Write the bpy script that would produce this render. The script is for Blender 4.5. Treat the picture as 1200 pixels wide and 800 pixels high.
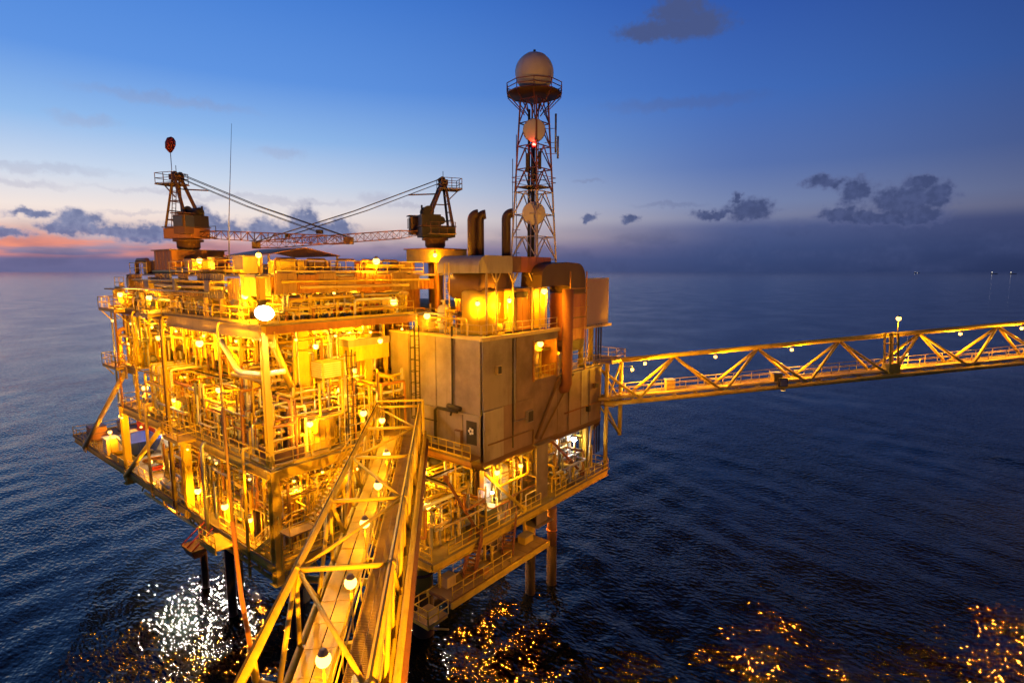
import bpy, math, random
import numpy as np
from mathutils import Vector, Matrix
R = math.radians
rnd = random.Random(7)

# ------------------------------------------------------------------ scene, camera
scene = bpy.context.scene
for o in list(bpy.data.objects):
    bpy.data.objects.remove(o)
COL = scene.collection
CAM = Vector((-19.3, -36.5, 32.0))
AZ, PITCH = R(39.0), R(7.14)          # the platform's own axes are world X and Y
cd = bpy.data.cameras.new('camera')
cd.sensor_width = 36.0
cd.lens = 655.0 / 1200.0 * 36.0
cd.clip_start, cd.clip_end = 0.1, 90000.0
cam = bpy.data.objects.new('camera', cd)
COL.objects.link(cam)
cam.location = CAM
FWD = Vector((math.cos(AZ) * math.cos(PITCH), math.sin(AZ) * math.cos(PITCH), -math.sin(PITCH)))
cam.rotation_euler = FWD.to_track_quat('-Z', 'Y').to_euler()
scene.camera = cam
vs = scene.view_settings
vs.view_transform = 'Standard'; vs.look = 'None'; vs.gamma = 1.0; vs.exposure = 0.0
vs.use_curve_mapping = False
cy = scene.cycles
cy.use_denoising = True
cy.max_bounces = 4; cy.diffuse_bounces = 2; cy.glossy_bounces = 2; cy.transmission_bounces = 2
cy.sample_clamp_indirect = 8.0
cy.caustics_reflective = False; cy.caustics_refractive = False
cy.use_adaptive_sampling = True; cy.adaptive_threshold = 0.015
try:
    cy.use_light_tree = True
except Exception:
    pass

def lin(r, g, b, k=1.0):
    f = lambda c: (c / 12.92 if c <= 0.04045 else ((c + 0.055) / 1.055) ** 2.4)
    return (f(r / 255) * k, f(g / 255) * k, f(b / 255) * k, 1.0)

# ------------------------------------------------------------------ dusk sky
F0 = Vector((math.cos(AZ), math.sin(AZ), 0)); RT = Vector((math.sin(AZ), -math.cos(AZ), 0))
UP = Vector((0, 0, 1)) * math.cos(PITCH) + F0 * math.sin(PITCH)

def sky_dir(px, py):                    # bearing and slope of a spot in the sky
    d = FWD + RT * ((px - 600) / 655.0) - UP * ((py - 400) / 655.0)
    h = math.hypot(d.dot(F0), d.dot(RT))
    return math.atan2(d.dot(RT), d.dot(F0)), d.z / h

world = bpy.data.worlds.new('World')
scene.world = world
world.use_nodes = True
wt = world.node_tree
wt.nodes.clear()

def wn(kind, **kw):
    n = wt.nodes.new(kind)
    for k, v in kw.items():
        setattr(n, k, v)
    return n

def wl(a, b):
    wt.links.new(a, b)

def wm(op, a, b=None, c=None, clamp=False):
    n = wn('ShaderNodeMath', operation=op, use_clamp=clamp)
    for i, x in enumerate((a, b, c)):
        if x is None:
            continue
        if isinstance(x, (int, float)):
            n.inputs[i].default_value = x
        else:
            wl(x, n.inputs[i])
    return n.outputs[0]

def wstep(x, lo, hi):
    n = wn('ShaderNodeMapRange', interpolation_type='SMOOTHSTEP')
    wl(x, n.inputs['Value'])
    n.inputs['From Min'].default_value = lo; n.inputs['From Max'].default_value = hi
    return n.outputs['Result']

def wmix(f, a, b):
    n = wn('ShaderNodeMix', data_type='RGBA')
    for sock, x in ((n.inputs[0], f), (n.inputs[6], a), (n.inputs[7], b)):
        if isinstance(x, (int, float)):
            sock.default_value = x
        elif isinstance(x, tuple):
            sock.default_value = x
        else:
            wl(x, sock)
    return n.outputs[2]

def wramp(x, stops):
    n = wn('ShaderNodeValToRGB')
    el = n.color_ramp.elements
    while len(el) < len(stops):
        el.new(0.5)
    for e, (p, c) in zip(el, stops):
        e.position = p; e.color = c
    wl(x, n.inputs[0])
    return n.outputs[0]

tc = wn('ShaderNodeTexCoord')
def wdot(v):
    n = wn('ShaderNodeVectorMath', operation='DOT_PRODUCT')
    wl(tc.outputs['Generated'], n.inputs[0]); n.inputs[1].default_value = v
    return n.outputs['Value']
xr, yf, zz = wdot(RT), wdot(F0), wdot((0, 0, 1))
phi = wm('ARCTAN2', xr, yf)
hyp = wm('SQRT', wm('ADD', wm('MULTIPLY', xr, xr), wm('MULTIPLY', yf, yf)))
elev = wm('DIVIDE', zz, wm('MAXIMUM', hyp, 0.02))
elc = wm('MINIMUM', wm('MAXIMUM', elev, 0.0), 1.0)
warm = wstep(wm('COSINE', wm('ADD', phi, 0.85)), 0.30, 1.0)     # sunset glow lies to the left
left = wramp(elc, [(0.0, lin(106, 108, 150)), (0.02, lin(114, 112, 154)), (0.04, lin(176, 154, 174)), (0.058, lin(240, 212, 202)),
                   (0.09, lin(246, 232, 226)), (0.14, lin(206, 220, 240)), (0.21, lin(148, 190, 240)), (0.30, lin(98, 152, 230)),
                   (0.45, lin(70, 128, 216)), (1.0, lin(26, 54, 122))])
right = wramp(elc, [(0.0, lin(54, 70, 114)), (0.035, lin(64, 82, 130)), (0.072, lin(84, 98, 146)), (0.088, lin(126, 134, 168)),
                    (0.11, lin(122, 138, 180)), (0.17, lin(92, 120, 182)), (0.28, lin(68, 112, 192)), (0.45, lin(48, 88, 174)),
                    (0.7, lin(22, 42, 96)), (1.0, lin(10, 19, 48))])
base = wmix(warm, right, left)
dusk = wm('SUBTRACT', 1.0, wstep(wm('COSINE', wm('ADD', phi, 0.85)), -0.35, 0.5))       # the side away from the sunset is darker
dk = wn('ShaderNodeMix', data_type='RGBA', blend_type='MULTIPLY'); dk.inputs[0].default_value = 1.0
wl(base, dk.inputs[6])
dc = wmix(dusk, (1, 1, 1, 1), (0.38, 0.34, 0.40, 1)); wl(dc, dk.inputs[7])
base = dk.outputs[2]

pv = wn('ShaderNodeCombineXYZ'); wl(phi, pv.inputs[0]); wl(elev, pv.inputs[1])
nz = wn('ShaderNodeTexNoise'); nz.inputs['Scale'].default_value = 34.0; nz.inputs['Detail'].default_value = 6.0
nz.inputs['Roughness'].default_value = 0.62
wl(pv.outputs[0], nz.inputs['Vector'])
sub = wn('ShaderNodeVectorMath', operation='SUBTRACT'); wl(nz.outputs['Color'], sub.inputs[0]); sub.inputs[1].default_value = (0.5, 0.5, 0.5)
warp = wn('ShaderNodeVectorMath', operation='MULTIPLY_ADD'); wl(sub.outputs[0], warp.inputs[0])
warp.inputs[1].default_value = (0.05, 0.036, 0.0); wl(pv.outputs[0], warp.inputs[2])
nf = wn('ShaderNodeTexNoise'); nf.inputs['Scale'].default_value = 110.0; nf.inputs['Detail'].default_value = 3.0
wl(pv.outputs[0], nf.inputs['Vector'])

def cloud_field(spots, vec):
    best = None
    for (px, py, rx, ry) in spots:
        a, e = sky_dir(px, py)
        rx, ry = rx / 655.0 * 1.12, ry / 655.0 * 1.12
        m = wn('ShaderNodeVectorMath', operation='MULTIPLY_ADD')
        wl(vec, m.inputs[0]); m.inputs[1].default_value = (1 / rx, 1 / ry, 0); m.inputs[2].default_value = (-a / rx, -e / ry, 0)
        l = wn('ShaderNodeVectorMath', operation='LENGTH'); wl(m.outputs[0], l.inputs[0])
        best = l.outputs['Value'] if best is None else wm('SMOOTH_MIN', best, l.outputs['Value'], 0.35)
    return best

cumulus = [(37, 250, 16, 4), (8, 272, 14, 5), (65, 267, 14, 6), (95, 262, 17, 11), (135, 271, 26, 6), (172, 273, 36, 9), (238, 254, 13, 14),
           (262, 267, 22, 10), (308, 268, 20, 11), (357, 264, 15, 20), (345, 274, 40, 11), (382, 271, 32, 12), (398, 262, 10, 8),
           (690, 256, 8, 5), (738, 257, 8, 4), (878, 247, 23, 13), (862, 232, 6, 6), (838, 251, 22, 4), (967, 213, 18, 7), (1002, 226, 15, 14),
           (1025, 254, 30, 7), (1060, 235, 28, 15), (1079, 214, 11, 7), (1099, 228, 14, 12), (1080, 252, 22, 9), (985, 251, 20, 7),
           (794, 12, 28, 14), (790, 34, 52, 11), (822, 28, 26, 15), (760, 40, 32, 6)]
streaks = [(198, 118, 60, 5), (350, 237, 52, 3), (235, 228, 80, 2.5), (785, 241, 34, 2.5), (30, 196, 60, 4), (20, 214, 30, 3), (160, 248, 26, 2),
           (440, 232, 14, 6), (330, 180, 18, 5), (690, 212, 18, 2), (800, 120, 70, 6), (100, 140, 22, 5), (480, 240, 30, 2.5), (910, 262, 60, 3)]
fc = wm('ADD', cloud_field(cumulus, warp.outputs[0]), wm('MULTIPLY', wm('SUBTRACT', nf.outputs['Fac'], 0.5), 0.7))
fs = cloud_field(streaks, warp.outputs[0])
# cumulus going on round the horizon outside the picture
nb = wn('ShaderNodeTexNoise'); nb.inputs['Scale'].default_value = 5.0; nb.inputs['Detail'].default_value = 5.0
wl(pv.outputs[0], nb.inputs['Vector'])
out_of_view = wstep(wm('ABSOLUTE', phi), 0.80, 1.05)
band = wm('MULTIPLY', wstep(elev, 0.04, 0.06), wm('SUBTRACT', 1.0, wstep(elev, 0.10, 0.2)))
wide = wm('MULTIPLY', wm('MULTIPLY', wstep(nb.outputs['Fac'], 0.52, 0.6), band), out_of_view)
mc = wm('MAXIMUM', wm('SUBTRACT', 1.0, wstep(fc, 0.5, 1.28)), wide)
ms = wm('SUBTRACT', 1.0, wstep(fs, 0.3, 1.5))
lump = wstep(wm('ADD', wm('MULTIPLY', nz.outputs['Fac'], 0.6), wm('MULTIPLY', nf.outputs['Fac'], 0.4)), 0.40, 0.62)
cloud_l = wmix(lump, lin(96, 112, 158), lin(124, 136, 176))
cloud_r = wmix(lump, lin(62, 74, 116), lin(74, 86, 130))
cloud_c = wmix(warm, cloud_r, cloud_l)
edge = wm('MULTIPLY', wstep(fc, 0.55, 1.05), 0.55)
cloud_c = wmix(edge, cloud_c, wmix(warm, lin(104, 112, 156), lin(196, 190, 208)))
up_k = wstep(elev, 0.2, 0.35)
cloud_c = wmix(up_k, cloud_c, lin(74, 88, 134))
# thin pink shreds low on the sunset side
npk = wn('ShaderNodeTexNoise'); npk.inputs['Scale'].default_value = 6.0; npk.inputs['Detail'].default_value = 5.0
mp = wn('ShaderNodeVectorMath', operation='MULTIPLY'); wl(pv.outputs[0], mp.inputs[0]); mp.inputs[1].default_value = (1.0, 9.0, 1.0)
wl(mp.outputs[0], npk.inputs['Vector'])
pk = wm('MULTIPLY', wm('MULTIPLY', wstep(npk.outputs['Fac'], 0.36, 0.56), wm('MULTIPLY', wstep(elev, 0.016, 0.028), wm('SUBTRACT', 1.0, wstep(elev, 0.035, 0.07)))),
        wstep(wm('MULTIPLY', phi, -1.0), 0.25, 0.7))
sky1 = wmix(wm('MULTIPLY', pk, 0.9), base, lin(252, 152, 122))
# purple cloud bank lying on the horizon
nbk = wn('ShaderNodeTexNoise'); nbk.inputs['Scale'].default_value = 9.0; nbk.inputs['Detail'].default_value = 6.0
mb_ = wn('ShaderNodeVectorMath', operation='MULTIPLY'); wl(pv.outputs[0], mb_.inputs[0]); mb_.inputs[1].default_value = (1.0, 3.0, 1.0)
wl(mb_.outputs[0], nbk.inputs['Vector'])
sky1 = wmix(wm('MULTIPLY', wm('MULTIPLY', wstep(nbk.outputs['Fac'], 0.4, 0.65), wm('SUBTRACT', 1.0, wstep(elev, 0.05, 0.085))), 0.35), sky1, cloud_r)
sky2 = wmix(wm('MULTIPLY', ms, 0.3), sky1, cloud_c)
sky3 = wmix(wm('MULTIPLY', mc, 0.92), sky2, cloud_c)
nish = wn('ShaderNodeTexSky', sky_type='NISHITA')
nish.sun_disc = False
SUN_EL, SUN_BEAR = R(0.5), -0.95       # just above the sea, left of the picture
sun_dir = (F0 * math.cos(SUN_BEAR) + RT * math.sin(SUN_BEAR)).normalized()
nish.sun_elevation = SUN_EL
nish.sun_rotation = math.atan2(sun_dir.x, sun_dir.y)
bg1 = wn('ShaderNodeBackground'); wl(sky3, bg1.inputs[0]); bg1.inputs[1].default_value = 0.97
bg2 = wn('ShaderNodeBackground'); wl(nish.outputs[0], bg2.inputs[0]); bg2.inputs[1].default_value = 0.0015
add = wn('ShaderNodeAddShader'); wl(bg1.outputs[0], add.inputs[0]); wl(bg2.outputs[0], add.inputs[1])
wo = wn('ShaderNodeOutputWorld'); wl(add.outputs[0], wo.inputs[0])

sl = bpy.data.lights.new('sun', 'SUN'); sl.energy = 0.04; sl.angle = R(8); sl.color = (1.0, 0.62, 0.45)
so = bpy.data.objects.new('sun', sl); COL.objects.link(so)
so.location = (-60, 60, 60)
so.rotation_euler = (-(sun_dir * math.cos(R(3)) + Vector((0, 0, math.sin(R(3)))))).to_track_quat('-Z', 'Y').to_euler()

# ------------------------------------------------------------------ materials
MATS = {}
def mat(name, col, rough=0.5, metal=0.0, grime=0.35, dirt=(0.10, 0.055, 0.03), scale=1.1, bump=0.15, spec=0.4):
    if name in MATS:
        return MATS[name]
    m = bpy.data.materials.new(name); m.use_nodes = True
    nt = m.node_tree; p = nt.nodes['Principled BSDF']
    p.inputs['Roughness'].default_value = rough; p.inputs['Metallic'].default_value = metal
    p.inputs['Specular IOR Level'].default_value = spec
    g = nt.nodes.new('ShaderNodeNewGeometry')
    mp = nt.nodes.new('ShaderNodeMapping'); mp.inputs['Scale'].default_value = (1, 1, 0.35)
    nt.links.new(g.outputs['Position'], mp.inputs['Vector'])
    n1 = nt.nodes.new('ShaderNodeTexNoise'); n1.inputs['Scale'].default_value = scale; n1.inputs['Detail'].default_value = 8; n1.inputs['Roughness'].default_value = 0.65
    nt.links.new(mp.outputs[0], n1.inputs['Vector'])
    r = nt.nodes.new('ShaderNodeMapRange'); r.inputs['From Min'].default_value = 0.48; r.inputs['From Max'].default_value = 0.78
    r.inputs['To Max'].default_value = grime
    nt.links.new(n1.outputs['Fac'], r.inputs['Value'])
    mx = nt.nodes.new('ShaderNodeMix'); mx.data_type = 'RGBA'
    mx.inputs[6].default_value = (*col, 1); mx.inputs[7].default_value = (*dirt, 1)
    nt.links.new(r.outputs[0], mx.inputs[0]); nt.links.new(mx.outputs[2], p.inputs['Base Color'])
    n2 = nt.nodes.new('ShaderNodeTexNoise'); n2.inputs['Scale'].default_value = 9.0; n2.inputs['Detail'].default_value = 3
    nt.links.new(g.outputs['Position'], n2.inputs['Vector'])
    b = nt.nodes.new('ShaderNodeBump'); b.inputs['Strength'].default_value = bump; b.inputs['Distance'].default_value = 0.03
    nt.links.new(n2.outputs['Fac'], b.inputs['Height']); nt.links.new(b.outputs[0], p.inputs['Normal'])
    MATS[name] = m
    return m

YEL = mat('yellow_paint', (0.64, 0.46, 0.05), 0.45, grime=0.55)
CREAM = mat('cream_paint', (0.60, 0.45, 0.18), 0.45, grime=0.45)
WHITE = mat('white_paint', (0.74, 0.74, 0.70), 0.4, grime=0.4)
ORNG = mat('orange_paint', (0.42, 0.19, 0.045), 0.5, grime=0.6)
GREY = mat('grey_paint', (0.33, 0.29, 0.25), 0.5, grime=0.5)
PANEL = mat('tan_grey_cladding', (0.30, 0.235, 0.19), 0.55, grime=0.75, dirt=(0.13, 0.10, 0.085), scale=0.35)
def stained(name, col, stain, rust):
    m = bpy.data.materials.new(name); m.use_nodes = True
    nt = m.node_tree; p = nt.nodes['Principled BSDF']; p.inputs['Roughness'].default_value = 0.55; p.inputs['Specular IOR Level'].default_value = 0.3
    g = nt.nodes.new('ShaderNodeNewGeometry')
    def noise(sc, scale, det, lo, hi, top):
        mp = nt.nodes.new('ShaderNodeMapping'); mp.inputs['Scale'].default_value = sc
        n = nt.nodes.new('ShaderNodeTexNoise'); n.inputs['Scale'].default_value = scale; n.inputs['Detail'].default_value = det; n.inputs['Roughness'].default_value = 0.6
        r = nt.nodes.new('ShaderNodeMapRange'); r.inputs['From Min'].default_value = lo; r.inputs['From Max'].default_value = hi; r.inputs['To Max'].default_value = top
        nt.links.new(g.outputs['Position'], mp.inputs['Vector']); nt.links.new(mp.outputs[0], n.inputs['Vector']); nt.links.new(n.outputs['Fac'], r.inputs['Value'])
        return r.outputs[0]
    def over(f, a, c):
        x = nt.nodes.new('ShaderNodeMix'); x.data_type = 'RGBA'; nt.links.new(f, x.inputs[0])
        if isinstance(a, tuple):
            x.inputs[6].default_value = (*a, 1)
        else:
            nt.links.new(a, x.inputs[6])
        x.inputs[7].default_value = (*c, 1)
        return x.outputs[2]
    c = over(noise((1, 1, 1), 0.33, 6, 0.40, 0.66, 0.9), col, stain)
    c = over(noise((1.6, 1.6, 0.09), 0.55, 6, 0.52, 0.78, 0.4), c, tuple(v * .6 for v in stain))
    c = over(noise((2.2, 2.2, 0.16), 0.8, 7, 0.62, 0.78, 0.45), c, rust)
    c = over(noise((1, 1, 1), 5.0, 3, 0.70, 0.78, 0.7), c, rust)
    nt.links.new(c, p.inputs['Base Color'])
    n2 = nt.nodes.new('ShaderNodeTexNoise'); n2.inputs['Scale'].default_value = 0.9; n2.inputs['Detail'].default_value = 4
    nt.links.new(g.outputs['Position'], n2.inputs['Vector'])
    b = nt.nodes.new('ShaderNodeBump'); b.inputs['Strength'].default_value = 0.5; b.inputs['Distance'].default_value = 0.12
    nt.links.new(n2.outputs['Fac'], b.inputs['Height']); nt.links.new(b.outputs[0], p.inputs['Normal'])
    MATS[name] = m
    return m
PANEL = stained('stained_cladding', (0.30, 0.245, 0.20), (0.15, 0.115, 0.095), (0.17, 0.065, 0.03))
PANEL2 = stained('stained_cladding_pale', (0.36, 0.31, 0.26), (0.20, 0.16, 0.13), (0.17, 0.065, 0.03))
PANEL3 = stained('stained_cladding_red', (0.27, 0.18, 0.14), (0.14, 0.09, 0.07), (0.16, 0.055, 0.03))
GALV = mat('galvanised_steel', (0.45, 0.46, 0.47), 0.38, 0.7, grime=0.4)
ALU = mat('aluminium_cladding', (0.62, 0.62, 0.62), 0.3, 0.85, grime=0.25)
LITW = stained('lit_tan_wall', (0.46, 0.30, 0.12), (0.28, 0.17, 0.07), (0.20, 0.08, 0.03))  # tan base colour carries the orange lamp light on the wind walls
DBROWN = mat('dark_brown_duct', (0.075, 0.042, 0.028), 0.5, grime=0.6)
DARK = mat('black_steel', (0.035, 0.03, 0.028), 0.55, grime=0.4)
BROWN = mat('brown_steel', (0.16, 0.085, 0.05), 0.55, grime=0.6)
RUST = mat('rusty_steel', (0.26, 0.10, 0.05), 0.75, grime=0.7)
RED = mat('red_paint', (0.42, 0.045, 0.03), 0.5, grime=0.4)
BLUE = mat('blue_paint', (0.03, 0.06, 0.40), 0.45, grime=0.25)
GREEN = mat('green_deck_paint', (0.16, 0.19, 0.10), 0.7, grime=0.7, scale=0.5)
DECK = mat('deck_plate', (0.22, 0.18, 0.11), 0.65, grime=0.8, scale=0.6)
GRATE = mat('grating_steel', (0.34, 0.24, 0.13), 0.6, 0.2, grime=0.6)
PINK = mat('pinkish_grey_panel', (0.42, 0.30, 0.30), 0.6, grime=0.3, scale=0.5)
COPPER = mat('red_oxide_duct', (0.34, 0.12, 0.075), 0.42, 0.25, grime=0.5)
GROWTH_SHADE = mat('growth_and_shade', (0.016, 0.014, 0.011), 0.9, grime=0.7, dirt=(0.03, 0.02, 0.012), scale=2.5, bump=0.8)
RADOME = mat('radome_shell', (0.66, 0.60, 0.55), 0.5, grime=0.2)
CABLE = mat('wire_rope', (0.08, 0.07, 0.065), 0.6, 0.4, grime=0.2)
GLASSM = mat('cab_glass', (0.05, 0.06, 0.07), 0.08, 0.0, grime=0.1, spec=0.8)

def glow(name, col, k):
    m = bpy.data.materials.new(name); m.use_nodes = True
    p = m.node_tree.nodes['Principled BSDF']
    p.inputs['Base Color'].default_value = (0.6, 0.6, 0.6, 1)
    p.inputs['Emission Color'].default_value = (*col, 1); p.inputs['Emission Strength'].default_value = k
    return m
G_SOD = glow('sodium_lamp_glow', (1.0, 0.50, 0.085), 6.5)
G_WHT = glow('white_lamp_glow', (1.0, 0.93, 0.78), 45.0)
G_SHIP = glow('ship_lamp_glow', (1.0, 0.9, 0.75), 2.2)
G_RED = glow('red_lamp_glow', (1.0, 0.10, 0.06), 12.0)

# ------------------------------------------------------------------ mesh helpers
class MB:
    def __init__(s):
        s.v = []; s.f = []; s.sm = []
    def add(s, vs, fs, smooth=False):
        k = len(s.v)
        s.v += [Vector(p) for p in vs]
        s.f += [[i + k for i in f] for f in fs]
        s.sm += [smooth] * len(fs)
        return s
    def hexa(s, lo, hi):
        vs = list(lo) + list(hi)
        return s.add(vs, [(3, 2, 1, 0), (4, 5, 6, 7), (0, 1, 5, 4), (1, 2, 6, 5), (2, 3, 7, 6), (3, 0, 4, 7)])
    def box(s, c, d, rz=0.0):
        c = Vector(c); x, y, z = d[0] / 2, d[1] / 2, d[2] / 2
        m = Matrix.Rotation(rz, 3, 'Z')
        q = [(-x, -y), (x, -y), (x, y), (-x, y)]
        return s.hexa([c + m @ Vector((a, b, -z)) for a, b in q], [c + m @ Vector((a, b, z)) for a, b in q])
    def span(s, a, b):
        a, b = Vector(a), Vector(b)
        return s.box((a + b) / 2, [abs(b[i] - a[i]) for i in range(3)])
    def frame(s, p0, p1):
        d = (Vector(p1) - Vector(p0)).normalized()
        side = d.cross(Vector((0, 0, 1)))
        side = Vector((1, 0, 0)) if side.length < 1e-4 else side.normalized()
        return d, side, side.cross(d)
    def bar(s, p0, p1, w, h=None, off=(0, 0)):
        h = w if h is None else h
        p0, p1 = Vector(p0), Vector(p1)
        d, sd, u = s.frame(p0, p1)
        q = [(-w / 2, -h / 2), (w / 2, -h / 2), (w / 2, h / 2), (-w / 2, h / 2)]
        f = lambda p: [p + sd * (a + off[0]) + u * (b + off[1]) for a, b in q]
        return s.hexa(f(p0), f(p1))
    def ibeam(s, p0, p1, w, h, t=0.05):
        s.bar(p0, p1, w, t, (0, h / 2 - t / 2)); s.bar(p0, p1, w, t, (0, -h / 2 + t / 2))
        return s.bar(p0, p1, t, h - 2 * t - 0.004)
    def tube(s, pts, r, n=8, caps=True):
        pts = [Vector(p) for p in pts]
        rs = r if isinstance(r, (list, tuple)) else [r] * len(pts)
        vs, fs = [], []
        prev = None
        for i, p in enumerate(pts):
            a = pts[max(i - 1, 0)]; b = pts[min(i + 1, len(pts) - 1)]
            t = (b - a).normalized()
            if prev is None:
                sd = t.cross(Vector((0, 0, 1)))
                sd = Vector((1, 0, 0)) if sd.length < 1e-3 else sd.normalized()
            else:
                sd = prev - t * prev.dot(t)
                sd = sd.normalized() if sd.length > 1e-4 else t.orthogonal().normalized()
            prev = sd
            u = t.cross(sd)
            k = 1.0
            if 0 < i < len(pts) - 1:
                c = (pts[i] - a).normalized().dot((b - pts[i]).normalized())
                k = 1.0 / max(0.6, math.sqrt(max(0.0, (1 + c) / 2)))
            for j in range(n):
                an = 2 * math.pi * j / n
                vs.append(p + (sd * math.cos(an) + u * math.sin(an)) * rs[i])
        for i in range(len(pts) - 1):
            for j in range(n):
                fs.append((i * n + j, i * n + (j + 1) % n, (i + 1) * n + (j + 1) % n, (i + 1) * n + j))
        s.add(vs, fs, n > 5)
        if caps:
            k = len(s.v) - len(vs)
            s.f.append([k + j for j in range(n)][::-1]); s.f.append([k + (len(pts) - 1) * n + j for j in range(n)])
            s.sm += [False, False]
        return s
    def lathe(s, prof, c, n=16, axis=(0, 0, 1)):
        c = Vector(c); ax = Vector(axis).normalized()
        sd = ax.orthogonal().normalized(); u = ax.cross(sd)
        vs, fs = [], []
        for (r, z) in prof:
            for j in range(n):
                an = 2 * math.pi * j / n
                vs.append(c + ax * z + (sd * math.cos(an) + u * math.sin(an)) * max(r, 0.001))
        for i in range(len(prof) - 1):
            for j in range(n):
                fs.append((i * n + j, i * n + (j + 1) % n, (i + 1) * n + (j + 1) % n, (i + 1) * n + j))
        s.add(vs, fs, True)
        k = len(s.v) - len(vs)
        s.f.append([k + j for j in range(n)][::-1]); s.f.append([k + (len(prof) - 1) * n + j for j in range(n)])
        s.sm += [False, False]
        return s
    def ball(s, c, r, n=16, m=8, z0=-1.0):
        prof = []
        for i in range(m + 1):
            a = -math.pi / 2 + math.pi * i / m
            if math.sin(a) >= z0 - 1e-6:
                prof.append((r * math.cos(a), r * math.sin(a)))
        return s.lathe(prof, c, n)
    def mesh(s, name, m, org=(0, 0, 0)):
        me = bpy.data.meshes.new(name)
        o = Vector(org)
        me.from_pydata([tuple(p - o) for p in s.v], [], s.f)
        me.polygons.foreach_set('use_smooth', s.sm)
        me.materials.append(m)
        return me
    def build(s, name, m, parent=None, loc=None):
        if parent is None:
            loc = Vector(loc) if loc is not None else base_of(s.v)
            ob = bpy.data.objects.new(name, s.mesh(name, m, loc)); ob.location = loc
            ORG[ob] = loc
        else:
            ob = bpy.data.objects.new(name, s.mesh(name, m, ORG[parent])); ob.parent = parent
            ORG[ob] = ORG[parent]
        COL.objects.link(ob)
        return ob
ORG = {}
def base_of(v):
    xs = [p.x for p in v]; ys = [p.y for p in v]
    return Vector(((min(xs) + max(xs)) / 2, (min(ys) + max(ys)) / 2, min(p.z for p in v)))
def tag(o, label, cat, group=None):
    o['label'] = label; o['category'] = cat
    if group:
        o['group'] = group
    return o
def thing(name, label, cat, loc, group=None, rz=0.0):
    o = bpy.data.objects.new(name, None); COL.objects.link(o)
    o.location = loc; o.rotation_euler.z = rz; o.empty_display_size = 0.3
    ORG[o] = Vector(loc)
    return tag(o, label, cat, group)
def structure(o):
    o['kind'] = 'structure'
    return o
def inst(me, name, parent, p, rot=None, sc=None):     # a part that shares its mesh with others
    ob = bpy.data.objects.new(name, me); COL.objects.link(ob)
    ob.parent = parent; ob.location = Vector(p) - ORG[parent]
    if rot is not None:
        ob.rotation_euler = rot
    if sc is not None:
        ob.scale = sc
    ORG[ob] = Vector(p)
    return ob
CACHE = {}
def cached(key, fn):
    if key not in CACHE:
        CACHE[key] = fn()
    return CACHE[key]
def aim(d):
    return Vector(d).to_track_quat('Z', 'Y').to_euler()

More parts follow.
